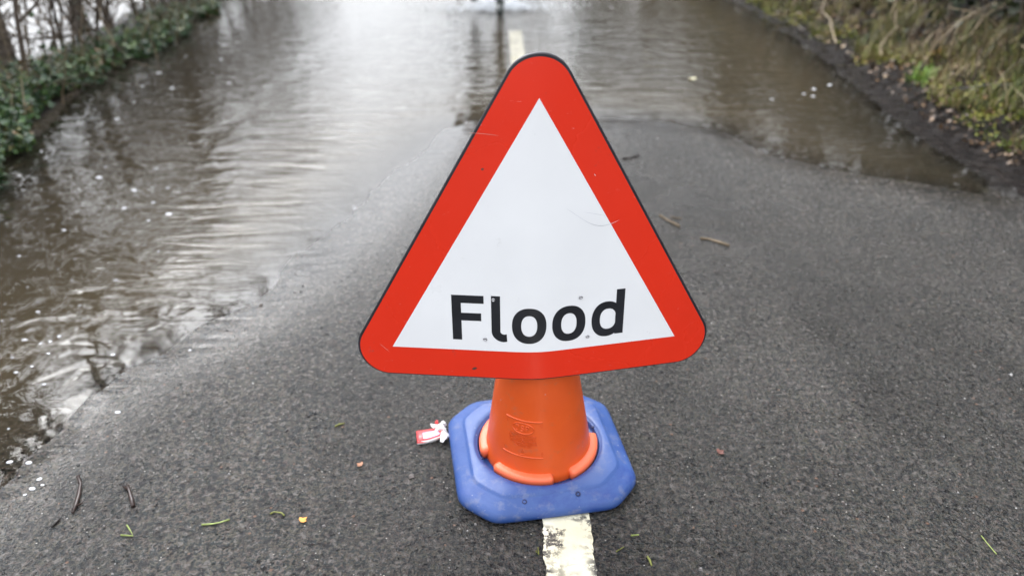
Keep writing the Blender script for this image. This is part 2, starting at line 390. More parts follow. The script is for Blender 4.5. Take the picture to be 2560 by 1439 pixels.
far = dash('road_marking', 3.1, 6.215, 'cream centre line dash showing through the flood above the sign', .12)
dash('road_marking', 9.2, 12.2, 'centre line dash further down the flooded lane', .1)

# ------------------------------------------------------------------ plants: materials
def leafmat(name, stops, rough=.45, spec=.4, trans=.0):
    t = NT(name, rough); r = t.attr('rnd'); c = t.ramp(r, stops)
    c = t.mix(.35, c, t.mix(1, c, t.ramp(t.noise(60, 3), [(.3, .5), (.7, 1.5)]), 'MULTIPLY'))
    t.set(Base_Color=c); t.b.inputs['Specular IOR Level'].default_value = spec; return t.m
M_bark = leafmat('bark', [(0, (.030, .024, .019)), (.5, (.070, .054, .040)), (1, (.13, .105, .075))], .7)
M_twig = leafmat('bare_twigs', [(0, (.045, .033, .026)), (.6, (.10, .075, .055)), (1, (.19, .15, .10))], .7)
M_ivy = leafmat('ivy_leaves', [(0, (.012, .034, .014)), (.4, (.025, .068, .022)), (.68, (.060, .13, .034)), (.86, (.14, .21, .05)), (.9, (.17, .11, .04)), (1, (.25, .15, .07))], .32, .55)
M_grass = leafmat('grass_blades', [(0, (.015, .025, .006)), (.3, (.06, .095, .014)), (.5, (.19, .20, .032)), (.66, (.13, .08, .03)), (.85, (.24, .18, .08)), (1, (.44, .37, .20))], .6)
M_straw = leafmat('dead_stalks', [(0, (.07, .045, .028)), (.5, (.17, .125, .075)), (1, (.42, .34, .23))], .6)
M_straw2 = leafmat('dead_grass', [(0, (.03, .04, .01)), (.35, (.07, .04, .02)), (.6, (.15, .10, .055)), (.85, (.28, .21, .12)), (1, (.50, .42, .29))], .6)
M_moss = leafmat('moss', [(0, (.06, .09, .008)), (.5, (.14, .15, .018)), (.85, (.24, .21, .035)), (1, (.22, .12, .03))], .75)
M_dark = leafmat('hedge_leaves', [(0, (.010, .018, .008)), (.6, (.025, .038, .013)), (.85, (.05, .055, .02)), (1, (.09, .065, .03))], .5)

# ---- ivy on the left bank
LEAF = np.array([(0, 0, 0), (-.42, .12, .10), (-.55, .42, .12), (-.22, .55, .03), (0, 1.0, -.06), (.22, .55, .03), (.55, .42, .12), (.42, .12, .10), (0, .45, -.03)])
LF = [(0, 8, 2, 1), (8, 4, 3, 2), (8, 6, 5, 4), (0, 7, 6, 8)]
def bank_pts(n, y0, y1, spread, rng, off=.0):
    y = y0+(y1-y0)*rng.random(n)**1.25
    x0 = BX(y, [1.5, 3.2, 4.0, 4.75, 6.2, 7.66, 12, 16], [-2.02, -2.24, -2.36, -2.50, -2.49, -2.72, -2.8, -2.85])
    x = x0+.06-np.abs(rng.normal(size=n))*spread*BX(y, [4, 7], [1, .6])+off+.10*fbm(y*2.3, y*0+3, 3, 4)
    return x, y
n = 20000; x, y = bank_pts(n, 1.5, 13, .21, nr, -.03)
z = np.maximum(height(x, y), ZW)+np.abs(nr.normal(size=n))*.045*BX(y, [4, 7], [1, .6])+.01
X, Y, Z = frames(n, nr, .7)
V, Qv = scatter(LEAF, LF, np.stack([x, y, z], -1), X, Y, Z, nr.uniform(.016, .042, n))
tag(npmesh('ivy', V, Qv, M_ivy, None, False, {'rnd': np.repeat(np.clip(nr.beta(1.4, 1.9, n)+.12*fbm(x*3, y*3, 2, 8), 0, 1), len(LEAF))}), 'dark green ivy creeping over the left bank', 'ivy', None, 'stuff')
# dry grass among the ivy
BL = np.array([(-.5, 0, 0), (.5, 0, 0), (-.42, .12, .35), (.42, .12, .35), (-.3, .38, .68), (.3, .38, .68), (-.03, .8, .9), (.03, .8, .9)])
BF = [(0, 1, 3, 2), (2, 3, 5, 4), (4, 5, 7, 6)]
def blades(name, x, y, hgt_, wid, mat, rv, label, cat, zoff=0, bend=1.0, maxz=None):
    n = len(x); a = nr.uniform(0, 2*math.pi, n); L = hgt_
    T = BL[None]*np.ones((n, 1, 1)); T = T.copy()
    T[:, :, 0] *= (wid)[:, None]; T[:, :, 1] *= (L*nr.uniform(.15, 1.1, n)*bend)[:, None]; T[:, :, 2] *= (L*nr.uniform(.35, 1.0, n))[:, None]
    c, s = np.cos(a)[:, None], np.sin(a)[:, None]
    P = np.stack([x[:, None]+c*T[:, :, 0]-s*T[:, :, 1], y[:, None]+s*T[:, :, 0]+c*T[:, :, 1], (np.maximum(height(x, y), ZW)+zoff)[:, None]+T[:, :, 2]], -1)
    Qq = (np.array(BF)[None]+(np.arange(n)*8)[:, None, None]).reshape(-1, 4)
    return tag(npmesh(name, P.reshape(-1, 3), Qq, mat, None, True, {'rnd': np.repeat(rv, 8)}), label, cat, None, 'stuff')
n = 3600; x, y = bank_pts(n, 2, 13, .22, nr, -.04)
blades('dry_grass', x, y, nr.uniform(.06, .26, n), nr.uniform(.0015, .004, n), M_grass, np.clip(nr.normal(.7, .2, n), 0, 1), 'thin dry grass sticking out of the ivy on the left bank', 'grass')

# ---- branch generator
def grow(T, p, d, L, r, lev, rg, spread=.55, grav=0., kids=4, minr=.0015, maxlev=4):
    n = 4 if lev < 2 else 3; P = [p]; q = p.copy(); dd = d.copy(); tip = max(r*.42, minr)
    for i in range(n):
        dd = dd+rg.normal(size=3)*(.10+.05*lev); dd[2] += grav; dd /= np.linalg.norm(dd); q = q+dd*L/n; P.append(q.copy())
    rr = [r+(tip-r)*i/n for i in range(n+1)]
    T.add(P, rr, float(np.clip(rg.normal(.5, .25), 0, 1)), k=6 if lev == 0 else 4 if lev == 1 else 3)
    if lev >= maxlev: return
    for j in range(kids):
        t = rg.uniform(.3, 1.0) if j else 1.0
        i = min(int(t*n), n-1); base = P[i]+(P[i+1]-P[i])*(t*n-i)
        nd = dd+rg.normal(size=3)*spread*(1.0 if j else .5); nd /= np.linalg.norm(nd)
        grow(T, base, nd, L*rg.uniform(.52, .78), max(rr[i]*rg.uniform(.5, .78), minr), lev+1, rg, spread, grav, kids, minr, maxlev)

# ---- left hedge: bare thorn hedge on the bank
def hedge_left():
    root = empty('hedge', (-2.95, 6, 0), 'bare brown thorn hedge standing on the ivy bank at the left', 'hedge')
    rg = np.random.default_rng(3); T = Tubes(3)
    y = 2.2
    while y < 15:
        x = BX(y, [1.5, 4, 5.5, 7, 16], [-2.62, -2.82, -2.82, -2.92, -3.0])+rg.normal()*.10
        p = np.array([x, y, .05]); d = np.array([rg.normal()*.22, rg.normal()*.25, 1.0]); d /= np.linalg.norm(d)
        grow(T, p-np.array([0, 0, .1]), d, rg.uniform(.5, 1.0), rg.uniform(.006, .019), 0, rg, .62, .02, 4, .0016, 3)
        y += rg.uniform(.040, .105) if y < 11 else .25
    o = T.build('branches', M_twig, root); o.matrix_parent_inverse = root.matrix_world.inverted(); o.location = (2.95, -6, 0)
    # scattered dead leaves and ivy climbing in it
    n = 500; yy = rg.uniform(2.2, 14, n); xx = BX(yy, [1.5, 4, 7, 16], [-2.62, -2.82, -3.02, -3.2])+rg.normal(size=n)*.2
    zz = .05+np.abs(rg.normal(size=n))*.2
    X, Y, Z = frames(n, rg, .2); V, q = scatter(LEAF, LF, np.stack([xx, yy, zz], -1), X, Y, Z, rg.uniform(.02, .045, n))
    o = npmesh('leaves', V, q, M_ivy, root, False, {'rnd': np.repeat(rg.choice([.1, .3, .5, .9, 1.0], n), len(LEAF))}); o.location = (2.95, -6, 0)
    o['kind'] = 'stuff'
hedge_left()
# pale snapped canes leaning in the hedge
cane_px = [((270, 0), (285, 50), .9, .30), ((30, 105), (48, 185), .0, .0)]
def stalk(name, P, r0, r1, label, group, mat, cat='stalk', rv=.6):
    T = Tubes(5); n = len(P); base = Vector(P[0])
    T.add([np.array(p)-np.array(base) for p in P], [r0+(r1-r0)*i/(n-1) for i in range(n)], rv)
    o = T.build(name, mat); o.location = base; return tag(o, label, cat, group)
def wobble(a, b, rg, amp, n=5):
    a = np.array(a); b = np.array(b); return [tuple(a+(b-a)*i/(n-1)+(rg.normal(size=3)*amp if 0 < i < n-1 else 0)) for i in range(n)]
rg = np.random.default_rng(5)
stalk('broken_cane', wobble((-2.90, 5.35, .34), (-2.98, 5.5, .95), rg, .01), .014, .012, 'thick pale broken cane hanging in the gap of the left hedge', None, M_straw, 'cane', .9)
for k, (px, py, L, dx, dy) in enumerate([(82, 195, .42, -.05, .05), (352, 128, .26, .13, .0), (155, 260, .33, .1, .05), (395, 150, .3, -.04, .1), (60, 320, .30, .07, .02), (200, 160, .36, .14, -.05), (300, 140, .35, -.1, .1), (440, 110, .3, .04, .1)]):
    p = at(px, py); z0 = max(p.z, ZW)
    stalk('dead_stalk', wobble((p.x, p.y, z0-.02), (p.x+dx, p.y+dy, z0+L), rg, .012), .0045, .0022,
          'thin straw coloured stalk poking out of the left ivy', 'dead stalks in the left ivy', M_straw, 'stalk', rg.uniform(.3, 1))

# ---- right verge: moss, grass, stalks, dark hedge
def verge_edge(y): return bankline(y)+BX(y, [0, 3, 4.5, 6, 8, 14], [.20, .27, .26, .16, .06, .05])
n = 60000; y = .9+13*nr.random(n)**1.5; x = verge_edge(y)+.06*fbm(y*3, y*0, 3, 2)+np.abs(nr.normal(size=n))**1.2*.55
keep = (fbm(x*4, y*4, 2, 31) > -.22) & (x < 3.05-.1*fbm(y*2, y*0, 2, 3)); x, y = x[keep], y[keep]; n = len(x)
clump = fbm(x*2.2, y*2.2, 3, 40)
blades('grass', x, y, nr.uniform(.03, .17, n)*(1+.6*clump)+.06*(x > verge_edge(y)+.4), nr.uniform(.0014, .0046, n), M_grass, np.clip(nr.beta(1.6, 1.5, n)-.42*clump, 0, 1), 'rough winter grass and dead leaves on the right verge', 'grass', -.004)
n = 15000; y = .9+11*nr.random(n)**1.4; x = verge_edge(y)-.03+.06*fbm(y*3, y*0, 3, 2)+np.abs(nr.normal(size=n))*.30
keep = fbm(x*5, y*5, 2, 77) > .0; x, y = x[keep], y[keep]; n = len(x)
X, Y, Z = frames(n, nr, .8); TM = np.array([(-.3, 0, 0), (.3, 0, 0), (.12, 1, .35), (-.12, 1, .35)])
V, q = scatter(TM, [(0, 1, 2, 3)], np.stack([x, y, height(x, y)+np.abs(nr.normal(size=n))*.018], -1), X, Y, Z, nr.uniform(.010, .026, n))
tag(npmesh('moss', V, q, M_moss, None, False, {'rnd': np.repeat(np.clip(nr.beta(2, 2, n)+.3*fbm(x*3, y*3, 2, 12), 0, 1), 4)}), 'yellow green moss along the muddy edge of the right verge', 'moss', None, 'stuff')
# brown leaf litter on the verge and mud
n = 5200; y = .9+11*nr.random(n)**1.3; x = bankline(y)+.12+np.abs(nr.normal(size=n))*.5
X, Y, Z = frames(n, nr, 1.6); V, q = scatter(LEAF, LF, np.stack([x, y, height(x, y)+.006+nr.random(n)*.02], -1), X, Y, Z, nr.uniform(.012, .034, n))
M_litter = leafmat('leaf_litter', [(0, (.035, .022, .014)), (.5, (.10, .058, .028)), (.8, (.20, .11, .045)), (1, (.32, .24, .14))], .5)
tag(npmesh('leaf_litter', V, q, M_litter, None, False, {'rnd': np.repeat(nr.beta(1.5, 2.2, n), len(LEAF))}), 'wet brown leaf litter on the right verge', 'leaf litter', None, 'stuff')
n = 2600; y = 1.2+9*nr.random(n)**1.3; x = verge_edge(y)+.10+np.abs(nr.normal(size=n))*.5
x, y = x[x < 2.98], y[x < 2.98]; n = len(x)
blades('dead_grass', x, y, nr.uniform(.10, .30, n), nr.uniform(.003, .008, n), M_straw2, nr.beta(1.3, 1.9, n), 'broad flopped dead grass leaves on the right verge', 'dead grass', .005, 1.3)
# individual arching stalks
for k in range(95):
    y = 2.6+rg.random()**1.2*5.6; x = float(verge_edge(np.array(y)))+.10+abs(rg.normal())*.55
    z0 = hgt(x, y); L = rg.uniform(.14, .5); a = rg.uniform(0, 6.28); lean = rg.uniform(.2, 1.3)*L
    P = []
    for i in range(6):
        t = i/5; P.append((x+math.cos(a)*lean*t**1.6, y+math.sin(a)*lean*t**1.6, z0-.01+L*(t-.35*t*t*lean/L)+.006*rg.normal()))
    stalk('dead_stalk', P, rg.uniform(.0022, .0052), .0014, 'dead pale brown stalk standing in the rough grass of the right verge', 'dead stalks on the right verge', M_straw, 'stalk', float(rg.uniform(0, 1)))
for (pa, pb, h0, h1, lab, r) in [((2092, 100), (2040, 0), .02, .12, 'tan stalk leaning back at the left end of the right verge', .0065),
                               ((2300, 130), (2420, 60), .05, .12, 'long pale stalk arching across the middle of the right verge', .0045),
                               ((2370, 120), (2560, 50), .06, .2, 'pale split stalk at the top right corner', .005),
                               ((2205, 140), (2230, 70), .03, .15, 'short brown stalk behind the mud edge', .005)]:
    a, b = at(*pa), at(*pb); stalk('bent_stalk', wobble((a.x, a.y, a.z+h0), (b.x, b.y, b.z+h1), rg, .02, 6), r, r*.6, lab, None, M_straw, 'stalk', .7)
a, b = at(2370, 212), at(2580, 205)
M_darkwood = simple('dark_wet_wood', (.018, .014, .012), .35, .4, 60, .5)
stalk('black_stick', wobble((a.x, a.y, a.z+.03), (b.x+.1, b.y, b.z+.05), rg, .008, 6), .007, .011, 'black wet stick lying along the edge of the right verge', None, M_darkwood, 'stick')
# bright green tuft
p = at(2310, 165); n = 120; xx = p.x+nr.normal(size=n)*.035; yy = p.y+nr.normal(size=n)*.035
M_lime = leafmat('lime_leaves', [(0, (.06, .13, .015)), (1, (.22, .36, .04))], .45)
o = blades('plant', xx, yy, nr.uniform(.04, .12, n), nr.uniform(.003, .007, n), M_lime, nr.random(n), 'bright lime green tuft glowing among the dead grass of the right verge', 'plant'); o['kind'] = 'thing'

def hedge_right():
    root = empty('hedge', (3.9, 8, 0), 'dense dark hedge behind the right verge', 'hedge')
    rg = np.random.default_rng(13); T = Tubes(3); y = 1.0
    while y < 34:
        x = BX(y, [0, 3, 6, 12, 40], [3.6, 3.35, 3.15, 3.2, 3.5])+rg.normal()*.2
        d = np.array([rg.normal()*.25, rg.normal()*.25, 1.0]); d /= np.linalg.norm(d)
        grow(T, np.array([x, y, .05]), d, rg.uniform(.7, 1.25), rg.uniform(.008, .022), 0, rg, .6, .01, 4, .002, 3 if y < 12 else 2)
        y += .2 if y < 12 else .5
    o = T.build('branches', M_twig, root); o.location = (-3.9, -8, 0)
    n = 42000; yy = .8+33*rg.random(n)**1.3; xx = BX(yy, [0, 3, 6, 12, 40], [3.8, 3.55, 3.35, 3.4, 3.7])+rg.normal(size=n)*.28
    top = 1.4+.45*fbm(yy*.7, yy*0, 3, 6); zz = .05+rg.random(n)*top
    X, Y, Z = frames(n, rg, .1); V, q = scatter(LEAF, LF, np.stack([xx, yy, zz], -1), X, Y, Z, rg.uniform(.035, .085, n))
    o = npmesh('leaves', V, q, M_dark, root, False, {'rnd': np.repeat(rg.random(n), len(LEAF))}); o.location = (-3.9, -8, 0); o['kind'] = 'stuff'
hedge_right()

# ---- trees (seen as reflections in the flood; two beside the camera added to darken corners)
def make_tree(seed, H, ivy, trunk_r, limbs=17, kids=4, minr=.005, lv=4):
    rg = np.random.default_rng(seed)
    root = empty('bare_tree', (0, 0, 0))
    T = Tubes(6); P = [np.zeros(3)]; d = np.array([0, 0, 1.])
    for i in range(6): d = d+rg.normal(size=3)*.06; d[2] = 1; P.append(P[-1]+d/np.linalg.norm(d)*H*.6/6)
    P[0][2] = -.3
    rr = [trunk_r*(1-.75*i/6) for i in range(7)]; rr[0] *= 1.3
    T.add(P, rr, .4, k=8); T.build('trunk', M_bark, root)
    B = Tubes(4)
    for j in range(limbs):
        t = .22+.78*(j/(limbs-1)); i = min(int(t*6), 5); b = P[i]+(P[i+1]-P[i])*(t*6-i)
        a = rg.uniform(0, 6.28); el = rg.uniform(.25, .9)
        dd = np.array([math.cos(a)*math.cos(el), math.sin(a)*math.cos(el), math.sin(el)])
        grow(B, b, dd, H*rg.uniform(.2, .34)*(1.15-.4*t), rr[i]*.62, 1, rg, .5, .03, kids, minr, lv)
    B.build('crown', M_twig, root)
    if ivy:
        n = ivy; k = rg.integers(0, 6, n); t = rg.random(n); PP = np.array(P); c = PP[k]*(1-t)[:, None]+PP[k+1]*t[:, None]
        c += rg.normal(size=(n, 3))*np.array([.34, .34, .2])*(H/7)
        X, Y, Z = frames(n, rg, 0); V, q = scatter(LEAF, LF, c, X, Y, Z, rg.uniform(.08, .2, n))
        o = npmesh('ivy', V, q, M_dark, root, False, {'rnd': np.repeat(rg.random(n), len(LEAF))}); o['kind'] = 'stuff'
    return root
def copy_tree(o, parent=None):
    c = o.copy(); C.objects.link(c); c.parent = parent
    for ch in [k for k in bpy.data.objects if k.parent == o]: copy_tree(ch, c)
    return c
protos = [make_tree(21, 7.5, 0, .14, 14, 4, .009, 3), make_tree(22, 9.0, 1300, .2, 13, 3, .008), make_tree(23, 8.0, 200, .16, 13, 4, .009, 3)]
spots = [ # x, y, proto, scale, rot, label
    (-4.7, 3.7, 0, 1.05, 0.3, 'bare tree over the left bank, nearest of the left row'),
    (-5.2, 7.3, 2, .95, 1.9, 'bare tree in the left row beyond the nearest one'),
    (-5.4, 13.5, 0, .9, 4.0, 'bare tree in the left row, third along'),
    (-3.55, 4.35, 3, 1.0, .4, 'slender bare sapling in the left hedge, nearest'),
    (-3.30, 5.25, 3, 1.05, 2.9, 'slender bare sapling in the left hedge, second along'),
    (-3.45, 6.6, 3, .9, 5.0, 'slender bare sapling in the left hedge, third along'),
    (-3.6, 9.2, 3, 1.1, 1.4, 'slender bare sapling in the left hedge, fourth along'),
    (4.3, .8, 1, .8, 1.0, 'unseen ivy clad tree added at the near right to darken the road there'),  # out of view, added to shade the right side and bottom corner
    (-4.6, .6, 2, .9, 3.0, 'unseen bare tree added at the near left to darken the lower left corner'),  # out of view, added only to shade the lower left corner
    (-9.5, 24, 1, .8, 2.0, 'bare tree standing in the flooded field to the left'),
    (4.6, 4.2, 2, .95, 2.6, 'bare tree behind the right hedge, nearest'),
    (4.5, 7.6, 1, .85, .8, 'ivy clad tree behind the right hedge, second along'),
    (4.7, 11.5, 0, 1.0, 5.1, 'bare tree behind the right hedge, third along'),
    (4.6, 16, 1, .95, 3.3, 'ivy clad tree behind the right hedge, fourth along'),
    (4.3, 22, 2, 1.1, 1.2, 'bare tree behind the right hedge, fifth along'),
    (3.6, 30, 1, 1.05, 2.2, 'ivy clad tree at the bend of the lane'),
    (1.6, 44, 1, 1.35, 4.4, 'tall ivy clad tree far down the lane'),
    (6.0, 40, 1, 1.4, .4, 'tall ivy clad tree right of the far bend'),
    (-3.0, 62, 2, 1.2, 2.4, 'far bare tree on the left of the bend')]
used = set()
protos.append(make_tree(31, 6.2, 0, .058, 10, 3, .007, 3))
for (x, y, k, s, r, lab) in spots:
    o = protos[k] if k not in used else copy_tree(protos[k]); used.add(k)
    o.location = (x, y, max(hgt(x, y), ZW)); o.rotation_euler = (0, 0, r); o.scale = (s, s, s)
    tag(o, lab, 'tree', 'trees reflected in the flood')

# ------------------------------------------------------------------ traffic cone
CX, CY = .0795, 1.340
cone = empty('traffic_cone', (CX, CY, 0), 'orange plastic traffic cone with blue octagonal base carrying the flood sign', 'traffic cone')
def plastic(name, c1, c2, rough, dirt, dirtcol, lo=.52, hi=.66, trans=0, bump=.15):
    t = NT(name, rough); c = t.mix(t.ramp(t.noise(6, 5, .6), [(.3, 0.), (.7, 1.)]), c1, c2)
    sc = t.noise(26, 6, .7, vec=t.co((1, 1, 1.4)))
    c = t.mix(t.math('MULTIPLY', t.ramp(sc, [(lo, 0.), (hi, 1.)]), dirt), c, dirtcol)
    spk = t.math('MULTIPLY', t.ramp(t.vor(48), [(.05, 1.), (.10, 0.)]), t.ramp(t.noise(17, 1), [(.52, 0.), (.55, 1.)]))
    c = t.mix(t.math('MULTIPLY', spk, dirt), c, (.42, .42, .44))
    ro = t.ramp(t.noise(14, 4), [(.3, rough-.08), (.7, rough+.1)])
    t.set(Base_Color=c, Roughness=ro, Normal=t.bump(t.math('ADD', sc, t.noise(90, 2)), bump, .0012))
    return t
tb = plastic('blue_base_plastic', (.018, .056, .205), (.036, .085, .265), .46, .6, (.13, .15, .24), bump=.25)
# scuffed darker blue blotches at the sides where the skin is rubbed
geo = None
old = tb.b.inputs['Base Color'].links[0].from_socket
scf = tb.math('MULTIPLY', tb.ramp(tb.noise(9, 5, .7, vec=tb.co((1, 1, 3), (0, 0, .15)), dist=.2), [(.50, 0.), (.66, .8)]), tb.ramp(tb.noise(3.2, 2), [(.42, .15), (.6, 1.)]))
tb.l(tb.mix(scf, old, (.010, .036, .20)), tb.b.inputs['Base Color'])
M_blue = tb.m
M_orange = plastic('orange_cone_plastic', (.62, .080, .010), (.70, .100, .014), .38, .42, (.34, .13, .07), .56, .68, bump=.10).m
M_lug = plastic('pale_orange_lug', (.74, .130, .050), (.80, .155, .062), .38, .15, (.6, .2, .1)).m
BROT = .145
def outline(th, half, ch, rnd_=.03):
    """radius of a chamfered square at angle th"""
    c, s = abs(math.cos(th-BROT)), abs(math.sin(th-BROT))
    k = 2*half-ch
    p = 34
    v = ((c/half)**p+(s/half)**p+((c+s)/k)**p)**(1/p)
    return 1/v
N = 144
rings = []  # (half-size or radius, z, kind)
prof = [(.180, .002, 'o', .062), (.190, .003, 'o', .064), (.1955, .006, 'o', .066), (.1978, .011, 'o', .066), (.1975, .017, 'o', .066), (.1952, .0225, 'o', .066), (.191, .027, 'o', .0645), (.183, .0320, 'o', .062), (.1655, .0405, 'o', .057),
        (.1625, .0425, 'o', .056), (.1600, .0452, 'o', .055), (.1570, .0468, 'o', .054),
        (.1490, .0486, 'b', .75), (.1465, .0482, 'c', 0), (.1440, .0462, 'c', 0), (.1420, .0440, 'c', 0), (.1400, .0436, 'c', 0), (.1385, .0422, 'c', 0), (.1378, .0320, 'c', 0), (.1360, .0290, 'c', 0), (.09, .0285, 'c', 0)]
V = []; F = []
for i, (hf, z, kd, ch) in enumerate(prof):
    for j in range(N):
        th = 2*math.pi*j/N
        ro = outline(th, hf, ch) if kd == 'o' else outline(th, hf, .05)
        if kd == 'c': ro = hf
        if kd == 'b': ro = (outline(th, .150, .05)*(1-ch)+hf*ch)
        zz = z+(.0012*math.sin(2*th+1)+.0008*math.sin(5*th) if kd == 'o' and z > .01 else 0)
        V.append((ro*math.cos(th), ro*math.sin(th), zz))
    if i:
        for j in range(N): a = (i-1)*N; F.append((a+j, a+(j+1) % N, a+N+(j+1) % N, a+N+j))
base = mesh('base', V, F, M_blue, cone, True)
base.data.shade_smooth()
# four radial notches in the collar of the base: small dark slots
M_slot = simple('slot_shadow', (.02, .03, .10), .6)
def boxmesh(name, cx_, cy_, cz, sx_, sy_, sz_, rz, mat, parent, bev=.0006):
    bm = bmesh.new(); bmesh.ops.create_cube(bm, size=1)
    for v in bm.verts: v.co = Vector((v.co.x*sx_, v.co.y*sy_, v.co.z*sz_))
    bmesh.ops.bevel(bm, geom=bm.edges[:], offset=bev, segments=2, affect='EDGES')
    bmesh.ops.rotate(bm, cent=(0, 0, 0), matrix=Matrix.Rotation(rz, 3, 'Z'), verts=bm.verts); bmesh.ops.translate(bm, vec=(cx_, cy_, cz), verts=bm.verts)
    me = bpy.data.meshes.new(name); bm.to_mesh(me); bm.free(); me.materials.append(mat); me.shade_smooth()
    return link(bpy.data.objects.new(name, me), parent)
for a in (R_(203), R_(287), R_(20), R_(112)):
    boxmesh('notch', .1405*math.cos(a), .1405*math.sin(a), .0425, .011, .0055, .0040, a, M_slot, base)
# moulding pips on the front slope
def ringmesh(bmv, c, nrm, R0, r0, V, F, n=20, m=8):
    nrm = Vector(nrm).normalized(); a = nrm.orthogonal().normalized(); b = nrm.cross(a); o = len(V)
    for i in range(n):
        t = 2*math.pi*i/n; dirv = a*math.cos(t)+b*math.sin(t)
        for j in range(m):
            s = 2*math.pi*j/m; V.append(tuple(Vector(c)+dirv*(R0+r0*math.cos(s))+nrm*(r0*math.sin(s))))
    for i in range(n):
        for j in range(m):
            F.append((o+i*m+j, o+((i+1) % n)*m+j, o+((i+1) % n)*m+(j+1) % m, o+i*m+(j+1) % m))
M_pip = simple('pip_dark_blue', (.008, .014, .07), .5)
for (wx, wy, hz_) in ((.0425, 1.1614, .0365), (.1561, 1.1786, .0395)):
    V = []; F = []; ringmesh(None, (wx-CX, wy-CY, hz_), (-.05, -.45, 1), .0042, .0013, V, F)
    mesh('moulded_pip', V, F, M_pip, base, True)
# cone body
LEAN = -.02
prof = [(.1225, .030), (.1215, .040), (.1195, .050), (.1175, .0570)]+[(.1187-.158*(z-.05), z) for z in np.arange(.065, .36, .01)]
r36 = .1187-.158*.30
prof += [(r36-(z-.35)*.105, z) for z in np.arange(.37, .735, .02)]+[(.027, .742), (.022, .746), (.012, .747)]
V = []; F = []; N = 96
for i, (r, z) in enumerate(prof):
    for j in range(N):
        th = 2*math.pi*j/N; V.append((r*math.cos(th)+LEAN*(z-.05), r*math.sin(th), z))
    if i:
        for j in range(N): a = (i-1)*N; F.append((a+j, a+(j+1) % N, a+N+(j+1) % N, a+N+j))
F.append(tuple((len(prof)-1)*N+j for j in range(N)))
body = mesh('cone_body', V, F, M_orange, cone, True)
# four curved locking lugs round the foot
def lug(a0, a1):
    n = 26; pf = [(.1165, .030), (.1300, .030), (.1340, .034), (.1352, .040), (.1350, .047), (.1335, .0515), (.1305, .0535), (.1235, .0545), (.1195, .0550), (.1165, .0560)]
    V = []; F = []; m = len(pf)
    for i in range(n+1):
        t = i/n; a = a0+(a1-a0)*t; e_ = min(t, 1-t)*(a1-a0)*.125; k = min(1, e_/.007); k = math.sqrt(max(0, 1-(1-k)**2))
        for (r, z) in pf:
            rr = .119+(r-.119)*(.72+.28*k) if r > .119 else r; zz = .03+(z-.03)*(.86+.14*k); V.append((rr*math.cos(a), rr*math.sin(a), zz))
        if i:
            for j in range(m): b = (i-1)*m; F.append((b+j, b+(j+1) % m, b+m+(j+1) % m, b+m+j))
    F.append(tuple(range(m))[::-1]); F.append(tuple(n*m+j for j in range(m)))
    return mesh('locking_lug', V, F, M_lug, cone, True)
for a0, a1 in ((219, 282), (301, 369), (134, 198), (46, 112)): lug(R_(a0), R_(a1))
# raised maker's panel on the cone
def conept(a, z, off=0):
    """a in radians left(-)/right(+) of the front of the cone"""
    r = .1187-.158*(z-.05)+off; th = -math.pi/2+a
    return (r*math.cos(th)+LEAN*(z-.05), r*math.sin(th), z+off*.15)
EV, EF = [], []
def strip(pts, wd, hh=.0009):
    """raised bar along (a,z) points"""
    n = len(pts); o = len(EV)
    for i in range(n):
        pts = [(a_, z_-.019) for a_, z_ in pts] if i == 0 else pts
        (a, z) = pts[i]; (a1, z1) = pts[min(i+1, n-1)]; (a0, z0) = pts[max(i-1, 0)]
        dx, dz = (a1-a0)*.105, z1-z0; L = math.hypot(dx, dz) or 1; nx_, nz_ = -dz/L, dx/L
        for (s, h) in ((-1.1, -.0003), (-.6, hh*2.4), (.6, hh*2.4), (1.1, -.0003)):
            EV.append(conept(a+nx_*s*wd/.105, z+nz_*s*wd, h))
        if i:
            for j in range(3): b = o+(i-1)*4; EF.append((b+j, b+j+1, b+5+j, b+4+j))
A0, A1 = -.78, .05
def seg(a, z, a2, z2, wd=.0009, n=6, hh=.0008): strip([(a+(a2-a)*i/n, z+(z2-z)*i/n) for i in range(n+1)], wd, hh)
seg(A0, .199, A1, .199, .0012, 14); seg(A0, .1135, A1, .1135, .0010, 14)
seg(A0+.02, .193, A0+.02, .187, .0008); seg(A1-.02, .193, A1-.02, .187, .0008); seg(A0+.02, .120, A0+.02, .127, .0008); seg(A1-.02, .120, A1-.02, .127, .0008)
am = (A0+A1)/2
strip([(am+.235*math.cos(t), .181+.0125*math.sin(t)) for t in np.linspace(.15, 2*math.pi+.15-.1, 40)], .0009, .0009)
# J S P in the oval
def letter(pts, a, z, h): strip([(a+px_*h/.105, z+py_*h) for px_, py_ in pts], .0011, .0010)
h = .013; zb = .1745
letter([(.0, .95), (.45, .95), (.42, .25), (.3, .05), (.08, .05), (0, .25)], am-.155, zb, h)
letter([(.55, .85), (.35, 1.0), (.1, .9), (.05, .7), (.2, .52), (.45, .45), (.55, .25), (.45, .05), (.2, 0), (0, .15)], am-.045, zb, h)
letter([(0, 0), (.0, .98), (.4, .95), (.52, .72), (.4, .48), (.02, .45)], am+.07, zb, h)
er = random.Random(4)
for k, (zz, a0, a1) in enumerate([(.1635, -.27, .28), (.1570, -.30, .26), (.1510, -.29, .30), (.1450, -.26, .28), (.1390, -.16, .20)]):
    a = am+a0                                     # tiny raised marks too small to read
    while a < am+a1:
        wd = er.uniform(.010, .022); seg(a, zz-.0014, a+er.uniform(0, .006), zz+.0016, .0006, 1, .0006)
        if er.random() < .6: seg(a, zz+er.choice((-.0014, 0, .0014)), a+wd, zz+er.choice((-.0014, 0, .0014)), .0005, 2, .0006)
        a += wd+.008
